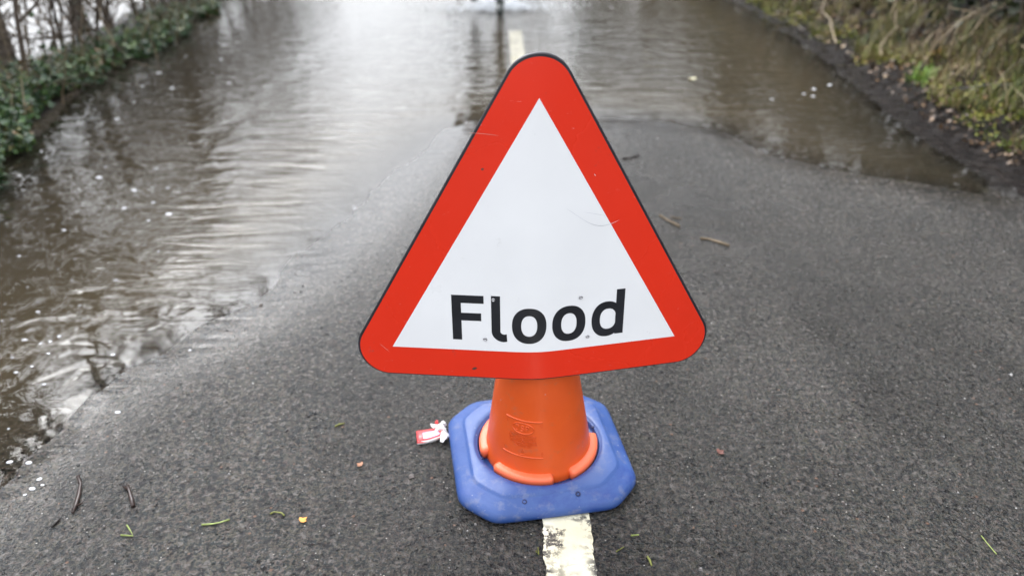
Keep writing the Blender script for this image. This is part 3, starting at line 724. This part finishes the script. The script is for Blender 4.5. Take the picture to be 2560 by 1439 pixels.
strip([(am-.0+.035*math.cos(t), .1255+.0045*math.sin(t)) for t in (math.pi/2, math.pi*7/6, math.pi*11/6, math.pi/2)], .0008, .0008)
seg(am-.035, .1185, am+.035, .1185, .0006)
o = mesh('maker_panel', EV, EF, M_orange, body, True); o['label'] = 'raised oval maker mark and small print moulded in the cone'

# ------------------------------------------------------------------ flood sign
SC = .967
SX, SY, SZ, TILT, SYAW = .0675, 1.2448, .3559, .0504, .0440
BW, BB = .03*SC, .1455
def sp(u, v, n=0.0):
    u, v = u*SC, v*SC
    X = u*math.cos(BB)+BW*math.tanh(u/BW)*(1-math.cos(BB)); Yb = BB*BW*math.log(math.cosh(u/BW))
    al = BB*math.tanh(u/BW)
    # normal points at the viewer (-Y)
    X += n*math.sin(al); Yy = Yb+v*math.sin(TILT)-n*math.cos(al); Z = v*math.cos(TILT)-n*math.sin(TILT)*-1*0+n*0
    c, s = math.cos(SYAW), math.sin(SYAW); return (c*X-s*Yy, s*X+c*Yy, Z)
sign = empty('flood_sign', (SX, SY, SZ), 'red bordered triangular warning sign reading Flood fixed over the traffic cone', 'road sign')
def tri_outline(off, r, cv=.1718, dv=0, n=24):
    """rounded triangle: inner sharp triangle (centroid cv) grown by off, corners of radius r, as (u,v) list"""
    Rin = .1718+off       # inradius
    pts = []
    for k, a in enumerate((90, 210, 330)):
        a = R_(a); cc = 2*(Rin-r); c_ = (cc*math.cos(a), cv+dv+cc*math.sin(a))
        for i in range(n+1):
            t = a-R_(60)+R_(120)*i/n; pts.append((c_[0]+r*math.cos(t), c_[1]+r*math.sin(t)))
    # densify straight runs
    out = []
    for i in range(len(pts)):
        p, q = pts[i], pts[(i+1) % len(pts)]; L = math.hypot(q[0]-p[0], q[1]-p[1]); m = max(1, int(L/.012))
        for j in range(m): out.append((p[0]+(q[0]-p[0])*j/m, p[1]+(q[1]-p[1])*j/m))
    return out
def convex_cols(poly, us):
    P = np.array(poly); lo = []; hi = []
    for u in us:
        vs = []
        for i in range(len(P)):
            a, b = P[i-1], P[i]
            if (a[0]-u)*(b[0]-u) <= 0 and a[0] != b[0]: vs.append(a[1]+(b[1]-a[1])*(u-a[0])/(b[0]-a[0]))
        lo.append(min(vs)); hi.append(max(vs))
    return lo, hi
def sheet(name, poly, nrm, mat, parent, flip=False, step=.0035):
    """bent sheet filling a convex outline"""
    umin = min(p[0] for p in poly); umax = max(p[0] for p in poly)
    us = sorted(set([umin+1e-6, umax-1e-6]+[p[0] for p in poly if umin+1e-5 < p[0] < umax-1e-5]+list(np.arange(umin+step, umax, step))))
    us = [u for i, u in enumerate(us) if i == 0 or u-us[i-1] > 2e-5]
    lo, hi = convex_cols(poly, us); V = []; F = []; m = 4
    for i, u in enumerate(us):
        for k in range(m+1): V.append(sp(u, lo[i]+(hi[i]-lo[i])*k/m, nrm))
        if i:
            for k in range(m):
                a = (i-1)*(m+1)+k; f = (a, a+m+1, a+m+2, a+1); F.append(f[::-1] if flip else f)
    return mesh(name, V, F, mat, parent, True)
# materials
def sheeting(name, col, rough, scr, dirt):
    t = NT(name, rough)
    v = t.noise(5, 4); c = t.mix(t.ramp(v, [(.3, 0.), (.7, 1.)]), col, tuple(x*.93 for x in col))
    hair = t.noise(1.0, 3, .7, vec=t.co((60, 60, 340), (0, .7, 0)), dist=1.5)
    c = t.mix(t.math('MULTIPLY', t.ramp(hair, [(.70, 0.), (.74, 1.)]), scr), c, (.85, .75, .72))
    sm = t.math('MULTIPLY', t.ramp(t.noise(38, 5, .7), [(.64, 0.), (.72, 1.)]), t.ramp(t.noise(7, 2), [(.5, 0.), (.62, 1.)]))
    c = t.mix(t.math('MULTIPLY', sm, dirt), c, (.12, .09, .08))
    t.set(Base_Color=c, Roughness=t.ramp(t.noise(3, 5), [(.3, rough-.05), (.7, rough+.12)]), Normal=t.bump(t.noise(2.5, 2), .12, .01)); return t.m
M_red = sheeting('red_sheeting', (.77, .032, .010), .26, .35, .7)
M_white = sheeting('white_sheeting', (.87, .88, .90), .30, .0, .25)
M_blk = simple('black_sign_edge', (.016, .015, .020), .38, .3, 40)
M_ink = simple('black_lettering', (.014, .015, .019), .3, .2, 20)
black = tri_outline(.0695, .064, dv=.0015); blackin = tri_outline(.0680, .063, dv=.0015)
panel_parts = [(blackin, 0.0), (black, -.0012), (black, -.0080), (blackin, -.0092)]
V = []; F = []; m = len(black)
for (pl, nn) in panel_parts: V += [sp(u, v, nn) for u, v in pl]
for i in range(3):
    for j in range(m): a = i*m; F.append((a+j, a+m+j, a+m+(j+1) % m, a+(j+1) % m))
rim = mesh('panel', V, F, M_blk, sign, True)
# front and back skins of the panel joined into the same mesh
f1 = sheet('panel_front', blackin, 0.0, M_blk, None); f2 = sheet('panel_back', blackin, -.0092, M_blk, None, True)
bm = bmesh.new()
for oo in (rim, f1, f2): bm.from_mesh(oo.data)
bm.to_mesh(rim.data); bm.free()
for oo in (f1, f2): bpy.data.objects.remove(oo)
rim.data.shade_smooth()
face = sheet('red_border', tri_outline(.065, .060), .0004, M_red, sign)
tri = [(-.2976, 0), (.2976, 0), (0, .5155)]
wf = sheet('white_face', tri, .0008, M_white, sign)
# lettering
LV, LFc = [], []
def quadstrip(A, B, close=False, nn=.0012):
    o = len(LV); n = len(A)
    for a, b in zip(A, B): LV.append(sp(a[0], a[1], nn)); LV.append(sp(b[0], b[1], nn))
    for i in range(n if close else n-1):
        j = (i+1) % n; LFc.append((o+2*i, o+2*i+1, o+2*j+1, o+2*j))
def rect(u0, u1, v0, v1, nn=.0012):
    n = max(1, int((u1-u0)/.003)); us = [u0+(u1-u0)*i/n for i in range(n+1)]
    quadstrip([(u, v0) for u in us], [(u, v1) for u in us], nn=nn)
def sell(cx_, cy_, a, b, p, n=72):
    out = []
    for i in range(n):
        t = 2*math.pi*i/n; c, s = math.cos(t), math.sin(t)
        out.append((cx_+a*abs(c)**(2/p)*(1 if c >= 0 else -1), cy_+b*abs(s)**(2/p)*(1 if s >= 0 else -1)))
    return out
rect(-.1706, -.1518, .0243, .1262); rect(-.1518, -.1060, .1087, .1262); rect(-.1518, -.1116, .0692, .0866)      # F
rect(-.0912, -.0733, .047, .1269)                                                                            # l
oc, ic = [], []
for i in range(13):
    t = i/12
    # outer and inner edge of the curled foot
    a = math.pi+t*math.pi*.5
    oc.append((-.0660+.0252*math.cos(a), .0470+.0245*math.sin(a))); ic.append((-.0650+.0083*math.cos(a), .0470+.0068*math.sin(a)))
oc.append((-.0597, .0240)); ic.append((-.0607, .0412)); quadstrip(oc, ic)
for cu in (-.0154, .0655):
    quadstrip(sell(cu, .0607, .0345, .0405, 2.25), sell(cu, .0607, .0160, .0235, 2.3), True)
quadstrip(sell(.1450, .0612, .0320, .0403, 2.2), sell(.1475, .0615, .0170, .0233, 2.35), True, .00125)            # d
rect(.1632, .1810, .0245, .1267, .00135)
mesh('lettering', LV, LFc, M_ink, sign, True)['label'] = 'black word Flood'
# rivets
M_riv = simple('zinc_rivet', (.42, .42, .44), .32, .25, 90, .1); M_riv.node_tree.nodes['Principled BSDF'].inputs['Metallic'].default_value = .85
for (u, v) in ((-.0866, .1183), (.0882, .1173), (-.1045, .0277), (.1059, .0249)):
    V = []; F = []; n = 16; pr = [(.0040, 0), (.0040, .0010), (.0034, .0018), (.0022, .0021), (.0018, .0012), (.0, .0010)]
    for i, (r, h_) in enumerate(pr):
        for j in range(n): t = 2*math.pi*j/n; V.append(sp(u+r*math.cos(t), v+r*math.sin(t), .0009+h_))
        if i:
            for j in range(n): a = (i-1)*n; F.append((a+j, a+(j+1) % n, a+n+(j+1) % n, a+n+j))
    mesh('rivet', V, F, M_riv, sign, True)
# curved scrape on the white face and scuffs on the red
M_scr = simple('scrape', (.60, .61, .64), .5); M_scr2 = simple('scuff', (.62, .22, .18), .55); M_smut = simple('smut', (.10, .04, .03), .6)
def scrape(pts, wd, mat, nn=.0012, name='scrape'):
    V = []; F = []
    for i, (u, v) in enumerate(pts):
        k = math.sin(math.pi*i/(len(pts)-1))**.6+.05; V += [sp(u, v-wd*k/2, nn), sp(u, v+wd*k/2, nn)]
        if i: a = 2*(i-1); F.append((a, a+2, a+3, a+1))
    return mesh(name, V, F, mat, sign, False)
scrape([(.054+.105*t, .302-.028*t+.006*math.cos(t*5)-.012*t*(1-t)*4) for t in np.linspace(0, 1, 16)], .0016, M_scr)
scrape([(.085+.045*t, .299-.012*t) for t in np.linspace(0, 1, 8)], .0010, M_scr)
scrape([(-.125+.055*t, .452-.004*t*t) for t in np.linspace(0, 1, 10)], .0009, M_scr2, .0007, 'scuff')
scrape([(-.325+.02*t, .006-.02*t) for t in np.linspace(0, 1, 6)], .0012, M_scr2, .0007, 'scuff')
scrape([(.105+.003*t, .371-.004*t) for t in np.linspace(0, 1, 4)], .0018, M_scr, .0007, 'scuff')
scrape([(-.134+.011*t, -.046+.003*t) for t in np.linspace(0, 1, 6)], .0060, M_smut, .0007, 'smut')
scrape([(-.105+.006*t, .385+.001*t) for t in np.linspace(0, 1, 5)], .0040, M_smut, .0007, 'smut')
# sleeves behind that hold it on the cone
M_sleeve = simple('black_sleeve', (.02, .02, .022), .5, .2)
for zz in (.46, .60):
    V = []; F = []; n = 40; r = .1187-.158*.30-(zz-.35)*.105+.0035
    for i, (rr, dz) in enumerate([(r, 0), (r+.004, 0), (r+.004, .03), (r, .03)]):
        for j in range(n): t = 2*math.pi*j/n; V.append((CX+LEAN*zz-SX+rr*math.cos(t), CY-SY+rr*math.sin(t), zz-SZ+dz))
    for i in range(4):
        for j in range(n): a = i*n; b = ((i+1) % 4)*n; F.append((a+j, a+(j+1) % n, b+(j+1) % n, b+j))
    mesh('sleeve', V, F, M_sleeve, sign, True)
    yf = sp(0, (zz-SZ)/SC, -.009)[1]; yb = CY-SY-r
    boxmesh('strut', CX+LEAN*zz-SX, (yf+yb)/2, zz-SZ+.015, .05, abs(yb-yf)+.004, .026, 0, M_sleeve, sign, .002)

# ------------------------------------------------------------------ litter wrapper beside the base
def wrapper():
    root = empty('crumpled_wrapper', at(1080, 1085), 'crumpled red and white paper wrapper lying against the left of the blue base', 'litter')
    t = NT('wrapper_paper', .35)
    M_w = simple('wrapper_white', (.82, .80, .79), .35, .05, 60, .3); M_r = simple('wrapper_red', (.66, .07, .075), .35, .12, 60, .2); M_b = simple('wrapper_blue_print', (.48, .46, .72), .4, .3, 200)
    o0 = root.location
    def P(px, py, z): q = at(px, py, z+.002); return Vector((q.x-o0.x, q.y-o0.y, q.z-o0.z))
    # flat strip with printed panel
    n = 10; V = []; F = []
    for i in range(n+1):
        s = i/n; a = P(1041+62*s, 1077-7*s-4*s*s, .003+.012*s+.002*math.sin(9*s)); b = P(1043+70*s, 1108-5*s-13*s*s, .002+.008*s+.003*math.sin(7*s+1))
        V += [a, a.lerp(b, .5)+Vector((0, 0, .002)), b]
        if i:
            for k in range(2): c = (i-1)*3+k; F.append((c, c+3, c+4, c+1))
    o = mesh('red_strip', V, F, M_r, root, True); m = o.modifiers.new('thick', 'SOLIDIFY'); m.thickness = .0006
    V = []; F = []
    for i in range(7):
        s = .25+.60*i/6; a = P(1041+62*s, 1077-7*s-4*s*s+7, .005+.012*s+.002*math.sin(9*s)); b = P(1043+66*s, 1108-5*s-13*s*s-9, .004+.010*s+.003*math.sin(7*s+1))
        V += [a+Vector((0, 0, .001)), b+Vector((0, 0, .001))]
        if i: c = 2*(i-1); F.append((c, c+2, c+3, c+1))
    mesh('printed_patch', V, F, M_b, root, True)
    V = []; F = []
    for i in range(9):
        s = i/8; a = P(1043+72*s, 1103-5*s-15*s*s, .005+.012*s); b = P(1044+72*s, 1110-5*s-14*s*s, .002)
        V += [a, b]
        if i: c = 2*(i-1); F.append((c, c+2, c+3, c+1))
    o = mesh('folded_edge', V, F, M_w, root, True); m = o.modifiers.new('thick', 'SOLIDIFY'); m.thickness = .0008
    # crumpled knot
    for nm, mt, c, r, sd in (('crumpled_end', M_w, (1103, 1074), (.020, .026, .016), 3), ('crumpled_fold', M_w, (1087, 1064), (.017, .011, .010), 8), ('crumpled_fold', M_w, (1112, 1090), (.015, .020, .010), 5), ('red_corner', M_r, (1092, 1056), (.007, .006, .011), 6), ('crumpled_fold', M_w, (1106, 1059), (.014, .010, .011), 9)):
        bm = bmesh.new(); bmesh.ops.create_icosphere(bm, subdivisions=3, radius=1); rr = random.Random(sd)
        pl = [(Vector((rr.gauss(0, 1), rr.gauss(0, 1), rr.gauss(0, 1))).normalized(), rr.uniform(.45, .9)) for _ in range(16)]
        for v in bm.verts:
            for nn_, dd_ in pl:
                k = v.co.dot(nn_)-dd_
                if k > 0: v.co -= nn_*k*1.5
            v.co = Vector((v.co.x*r[0], v.co.y*r[1], v.co.z*r[2]))+P(c[0], c[1], .012)
            v.co.z = max(v.co.z, .0005)
        me = bpy.data.meshes.new(nm); bm.to_mesh(me); bm.free(); me.materials.append(mt); link(bpy.data.objects.new(nm, me), root)
wrapper()

# ------------------------------------------------------------------ small debris
def deb(name, pxs, r, mat, label, cat, group=None, lift=.002, forks=()):
    pts = [at(*p) for p in pxs]; o0 = pts[0].copy(); T = Tubes(5)
    P = [np.array((p.x-o0.x, p.y-o0.y, p.z-o0.z+lift+r*.6)) for p in pts]; T.add(P, [r*(.75+.5*math.sin(i*2.1+r*999)**2) for i in range(len(P))], .5)
    for f in forks:
        Q_ = [at(*p) for p in f]; T.add([np.array((p.x-o0.x, p.y-o0.y, p.z-o0.z+lift+r*.6)) for p in Q_], [r*.7, r*.4], .5)
    o = T.build(name, mat); o.location = o0; return tag(o, label, cat, group)
M_brtwig = simple('wet_brown_twig', (.028, .016, .013), .3, .5, 150, .4)
deb('twig', [(196, 1193), (203, 1213), (199, 1238), (192, 1262), (183, 1284)], .0040, M_brtwig, 'long dark forked twig on the tarmac near the lower left corner', 'twig', forks=[((192, 1268), (209, 1259))])
deb('twig', [(319, 1217), (325, 1232), (330, 1250), (334, 1268)], .0042, M_brtwig, 'short thick dark twig with a tan tip near the lower left corner', 'twig', forks=[((322, 1225), (309, 1219))])
deb('twig', [(152, 1297), (143, 1305), (130, 1319)], .0028, M_darkwood, 'small black splinter left of the two dark twigs', 'twig')
deb('reed_piece', [(1750, 598), (1772, 600), (1798, 608), (1822, 616)], .0042, M_straw, 'longer pale reed piece lying right of the sign', 'reed')
deb('reed_piece', [(1648, 540), (1670, 553), (1698, 568)], .0040, M_straw, 'short split reed piece close to the right side of the sign', 'reed', forks=[((1676, 545), (1706, 549))])
deb('twig', [(1556, 399), (1572, 397), (1597, 391)], .0045, M_darkwood, 'blurred dark twig behind the sign on the wet tarmac', 'twig')
M_fresh = simple('fresh_grass', (.22, .27, .08), .5, .3, 90); M_olive = simple('olive_grass', (.13, .14, .03), .5, .3, 90)
deb('grass_blade', [(303, 1339), (334, 1341), (327, 1328), (318, 1314)], .0016, M_fresh, 'bent green grass blade below the dark twigs', 'grass blade')
deb('grass_blade', [(505, 1313), (532, 1311), (548, 1308), (575, 1300)], .0018, M_fresh, 'pale green grass blade between the bent blade and the orange leaf', 'grass blade')
deb('grass_blade', [(676, 1286), (686, 1281), (704, 1283), (711, 1290)], .0018, M_olive, 'small kinked green grass blade left of the orange leaf', 'grass blade')
deb('grass_blade', [(2452, 1340), (2466, 1358), (2490, 1386)], .0012, M_fresh, 'thin straight grass blade near the lower right corner', 'grass blade')
deb('grass_blade', [(838, 1068), (850, 1062), (862, 1060)], .0022, M_olive, 'blurred green grass scrap left of the wrapper', 'grass blade')
deb('grass_blade', [(1577, 1340), (1597, 1338)], .0016, M_fresh, 'tiny pale grass scrap right of the white line', 'grass blade')
deb('grass_blade', [(1618, 1392), (1624, 1402), (1629, 1416)], .0022, M_olive, 'yellow green grass scrap at the bottom edge right of the white line', 'grass blade')
deb('grass_blade', [(1540, 1380), (1560, 1368)], .0012, M_olive, 'hair thin green blade beside the white line', 'grass blade')
deb('grass_blade', [(1340, 1378), (1347, 1388), (1345, 1370)], .0014, M_olive, 'small green blade just left of the white line', 'grass blade')
def leafobj(px, py, s, col, label, rot, name='leaf'):
    p = at(px, py); V = [Vector(v)*s for v in LEAF]; R3 = Matrix.Rotation(rot, 3, 'Z')
    o = mesh(name, [R3 @ v+Vector((0, 0, .003)) for v in V], LF, simple('leaf_'+label.split()[0], col, .4, .2, 80), None, False); o.location = p
    m = o.modifiers.new('thick', 'SOLIDIFY'); m.thickness = .0006
    return tag(o, label, 'leaf')
leafobj(752, 1306, .018, (.62, .26, .04), 'orange fallen leaf on the tarmac left of the blue base', -.6)
leafobj(1795, 1134, .020, (.10, .035, .025), 'dark red leaf on the tarmac right of the blue base', -1.0)
leafobj(905, 1165, .016, (.24, .09, .03), 'brown leaf scrap left of the blue base', 1.0)
leafobj(1735, 200, .050, (.45, .42, .25), 'pale yellow leaf floating in the flood right of the sign tip', .5)
leafobj(1175, 945, .010, (.16, .07, .03), 'tiny brown leaf under the left edge of the sign', .2)

# foam bubbles
bub = [(336, 476), (381, 469), (420, 469), (383, 506), (422, 535), (371, 551), (362, 613), (396, 628), (886, 521), (145, 673), (187, 647), (95, 755), (95, 779), (73, 824), (61, 849), (148, 840),
       (210, 796), (121, 883), (101, 858), (125, 853), (282, 886), (29, 797), (5, 801), (69, 717), (374, 832), (80, 915), (30, 893), (199, 763), (553, 149), (572, 208), (430, 221), (356, 216), (335, 255),
       (292, 298), (391, 422), (264, 417), (248, 444), (397, 183), (464, 141), (103, 379), (24, 1154), (72, 1156), (21, 1071), (81, 1222), (63, 1237), (99, 1198), (295, 1031), (107, 1213), (2010, 235),
       (2035, 223), (2033, 241), (2074, 213), (1930, 248), (160, 575), (310, 520), (48, 640), (180, 700), (12, 760), (40, 930), (110, 960), (475, 876), (290, 700)]
def bubble_mat():
    t = NT('foam', .12); t.b.inputs['Base Color'].default_value = (.86, .87, .90, 1)
    lw = t.n('ShaderNodeLayerWeight'); lw.inputs[0].default_value = .35
    t.l(t.ramp(lw.outputs['Facing'], [(0., .25), (.6, .75)]), t.b.inputs['Alpha']); return t.m
M_foam = bubble_mat()
bm = bmesh.new(); bmesh.ops.create_uvsphere(bm, u_segments=14, v_segments=8, radius=1)
for v in bm.verts: v.co.z = max(v.co.z*.35, -.05)
bme = bpy.data.meshes.new('foam_bubble'); bm.to_mesh(bme); bm.free(); bme.materials.append(M_foam); bme.shade_smooth()
b0 = bpy.data.objects.new('foam_bubble', bme); tag(b0, 'small white foam bubble floating on the shallow flood', 'bubble', 'foam bubbles on the flood')
for i, (px, py) in enumerate(bub):
    p = at(px, py, ZW+.001); dist = math.hypot(p.x, p.y); o = b0 if i == 0 else b0.copy(); C.objects.link(o)
    s = rnd.uniform(.0022, .0055)*(1 if dist < 3 else 1.6+dist*.12); o.location = (p.x, p.y, max(ZW, hgt(p.x, p.y))+.0008); o.scale = (s*rnd.uniform(1, 1.7), s, s); o.rotation_euler = (0, 0, rnd.uniform(-.5, .5))

# grit on the tarmac
n = 6000; yy = .85+3.6*nr.random(n)**1.5; xx = nr.uniform(-1.5, 2.5, n)*(yy*.45+.55)
k = sdist(LAND, xx, yy) > .02; xx, yy = xx[k], yy[k]; n = len(xx)
k = (np.hypot(xx-CX, yy-CY) > .21); xx, yy = xx[k], yy[k]; n = len(xx)
ST = np.array([(-.5, -.4, 0), (.5, -.5, 0), (.45, .5, 0), (-.5, .42, 0), (-.25, -.2, .5), (.3, -.22, .45), (.2, .28, .55), (-.3, .2, .42)])
SF = [(4, 5, 6, 7), (0, 1, 5, 4), (1, 2, 6, 5), (2, 3, 7, 6), (3, 0, 4, 7)]
X, Y, Z = frames(n, nr, 3.0); V, q = scatter(ST, SF, np.stack([xx, yy, height(xx, yy)-.0003], -1), X, Y, Z, nr.gamma(1.6, .0013, n)+.0011)
tg = NT('grit', .3); c = tg.ramp(tg.attr('rnd'), [(0, (.012, .012, .014)), (.35, (.03, .028, .028)), (.55, (.10, .08, .07)), (.75, (.16, .15, .15)), (.93, (.35, .34, .33)), (1, (.62, .60, .56))]); tg.set(Base_Color=c)
tag(npmesh('grit', V, q, tg.m, None, False, {'rnd': np.repeat(nr.beta(1.0, 1.9, n), 8)}), 'loose grit and chippings on the wet tarmac', 'grit', None, 'stuff')

# ------------------------------------------------------------------ wading person far down the lane (only the boot shows) and the splash
def person():
    pf = at(1250, 34, ZW)
    root = empty('person', (pf.x, pf.y, 0), 'person in dark wellingtons wading through the flood at the top of the picture', 'person')
    def skin(name, verts, edges, rad, mat, sub=2):
        me = bpy.data.meshes.new(name); me.from_pydata(verts, edges, []); o = link(bpy.data.objects.new(name, me), root)
        o.modifiers.new('skin', 'SKIN'); 
        for i, r in enumerate(rad): me.skin_vertices[0].data[i].radius = (r, r) if np.isscalar(r) else r
        me.skin_vertices[0].data[0].use_root = True
        s = o.modifiers.new('sub', 'SUBSURF'); s.levels = sub; s.render_levels = sub; me.materials.append(mat); me.shade_smooth(); return o
    M_coat = simple('olive_coat', (.24, .20, .14), .7, .25, 8); M_trs = simple('dark_trousers', (.18, .17, .15), .7, .2, 12)
    M_boot = simple('dark_wellington', (.04, .048, .045), .35, .2, 12); M_skin = simple('skin', (.52, .30, .21), .5, .06, 10); M_hair = simple('brown_hair', (.05, .03, .02), .7, .3, 60)
    # body: pelvis root, torso, neck, head, arms, legs
    v = [(-.10, .0, .92), (-.10, .01, 1.12), (-.10, .0, 1.34), (-.10, -.01, 1.46), (-.10, -.02, 1.54), (-.10, -.03, 1.63), (-.10, -.03, 1.72),
         (-.19, 0, .88), (-.22, -.16, .62), (-.22, .02, .36), (-.01, 0, .88), (.0, -.02, .48), (.0, .03, .12),
         (-.29, 0, 1.40), (-.36, .05, 1.14), (-.33, -.12, .95), (.09, 0, 1.40), (.17, -.03, 1.14), (.15, -.18, .97)]
    ed = [(0, 1), (1, 2), (2, 3), (3, 4), (4, 5), (5, 6), (0, 7), (7, 8), (8, 9), (0, 10), (10, 11), (11, 12), (2, 13), (13, 14), (14, 15), (2, 16), (16, 17), (17, 18)]
    rad = [(.15, .12), (.15, .115), (.16, .115), .07, .055, (.078, .092), (.055, .07), .085, .06, .045, .085, .055, .04, .06, .045, .034, .06, .045, .034]
    skin('body', v, ed, rad, M_skin)
    skin('coat', [(-.10, .0, .80), (-.10, .01, 1.10), (-.10, 0, 1.34), (-.10, -.01, 1.45), (-.29, 0, 1.39), (-.36, .05, 1.14), (-.335, -.10, .98), (.09, 0, 1.39), (.17, -.03, 1.14), (.155, -.15, 1.0)],
         [(0, 1), (1, 2), (2, 3), (2, 4), (4, 5), (5, 6), (2, 7), (7, 8), (8, 9)], [(.20, .16), (.185, .145), (.18, .135), .08, .075, .06, .048, .075, .06, .048], M_coat)
    skin('trousers', [(-.10, 0, .90), (-.19, 0, .84), (-.22, -.16, .62), (-.22, -.0, .40), (-.01, 0, .84), (.0, -.02, .50), (.0, .02, .22)], [(0, 1), (1, 2), (2, 3), (0, 4), (4, 5), (5, 6)], [.15, .10, .075, .06, .10, .07, .058], M_trs)
    skin('boot', [(0, .02, .34), (0, .03, .12), (0, .02, .045), (0, -.10, .030), (0, -.17, .025)], [(0, 1), (1, 2), (2, 3), (3, 4)], [.050, .038, .040, .040, .034], M_boot)
    skin('boot', [(-.22, .0, .46), (-.22, .10, .28), (-.22, .13, .21), (-.22, .04, .14), (-.22, -.03, .10)], [(0, 1), (1, 2), (2, 3), (3, 4)], [.066, .05, .046, .045, .038], M_boot)
    for sx_ in (-.33, .15):                       # hands: palm with four fingers and a thumb
        b = np.array((sx_, -.14, .955) if sx_ < 0 else (sx_, -.20, .965)); vv = [tuple(b), tuple(b+(0, -.035, -.045))]; ee = [(0, 1)]; rr = [.022, .03]
        for k in range(4):
            off = -.027+.018*k; L = (.028, .034, .032, .024)[k]; i = len(vv)
            vv += [tuple(b+(off, -.055, -.075)), tuple(b+(off, -.060-L*.2, -.078-L)), tuple(b+(off, -.050, -.085-L*1.7))]; ee += [(1, i), (i, i+1), (i+1, i+2)]; rr += [.0095, .0085, .0075]
        i = len(vv); s_ = 1 if sx_ < 0 else -1; vv += [tuple(b+(s_*.035, -.045, -.035)), tuple(b+(s_*.045, -.06, -.065))]; ee += [(1, i), (i, i+1)]; rr += [.011, .009]
        skin('hand', vv, ee, rr, M_skin, 1)
    bm = bmesh.new(); bmesh.ops.create_uvsphere(bm, u_segments=20, v_segments=14, radius=1)
    for q in bm.verts: q.co = Vector((-.10+q.co.x*.093, -.015+q.co.y*.105+(.01 if q.co.z > 0 else .02), 1.70+q.co.z*.095))
    bmesh.ops.delete(bm, geom=[q for q in bm.verts if q.co.y < -.055 and q.co.z < 1.725], context='VERTS')
    me = bpy.data.meshes.new('hair'); bm.to_mesh(me); bm.free(); me.materials.append(M_hair); me.shade_smooth(); link(bpy.data.objects.new('hair', me), root)
    skin('nose', [(-.10, -.115, 1.665), (-.10, -.128, 1.645)], [(0, 1)], [.010, .014], M_skin, 1)
    M_eye = simple('eye_dark', (.02, .015, .012), .2)
    for s_ in (-1, 1):
        skin('eye', [(-.10+s_*.031, -.104, 1.672), (-.10+s_*.038, -.102, 1.672)], [(0, 1)], [.008, .007], M_eye, 1)
        skin('ear', [(-.10+s_*.082, -.02, 1.675), (-.10+s_*.084, -.018, 1.645)], [(0, 1)], [.012, .010], M_skin, 1)
    M_lip = simple('lips', (.38, .13, .10), .5); skin('mouth', [(-.122, -.103, 1.615), (-.10, -.112, 1.613), (-.078, -.103, 1.615)], [(0, 1), (1, 2)], [.005, .007, .005], M_lip, 1)
    return pf
pf = person()
# splash thrown up by the boot: sheet of foam, ropes and drops
M_spl = simple('splash_water', (.80, .83, .87), .15, .05, 40)
n = 1500; a = nr.uniform(0, 2*math.pi, n); rr = .06+np.abs(nr.normal(size=n))*.22
xx = pf.x+np.cos(a)*rr*1.3; yy = pf.y+.16+np.sin(a)*rr*.45; zz = ZW+np.abs(nr.normal(size=n))*.05*np.exp(-rr)+.002
X, Y, Z = frames(n, nr, .3); OC = np.array([(-.5, 0, 0), (0, -.5, 0), (.5, 0, 0), (0, .5, 0), (0, 0, .5), (0, 0, -.4)])
V, q = scatter(OC, [(0, 1, 4), (1, 2, 4), (2, 3, 4), (3, 0, 4), (1, 0, 5), (2, 1, 5), (3, 2, 5), (0, 3, 5)], np.stack([xx, yy, zz], -1), X, Y, Z, nr.uniform(.005, .020, n))
n2_ = 130; p2 = np.stack([pf.x+nr.normal(size=n2_)*.07, pf.y-.06+nr.normal(size=n2_)*.03, ZW+.12+np.abs(nr.normal(size=n2_))*.06], -1)
X, Y, Z = frames(n2_, nr, .3); V2, q2 = scatter(OC, [(0, 1, 4), (1, 2, 4), (2, 3, 4), (3, 0, 4), (1, 0, 5), (2, 1, 5), (3, 2, 5), (0, 3, 5)], p2, X, Y, Z, nr.uniform(.006, .018, n2_))
q = np.concatenate([q, q2+len(V)]); V = np.concatenate([V, V2])
tag(npmesh('splash', V, q, M_spl, None, True), 'white splash of water around the wading boot', 'splash', None, 'stuff')
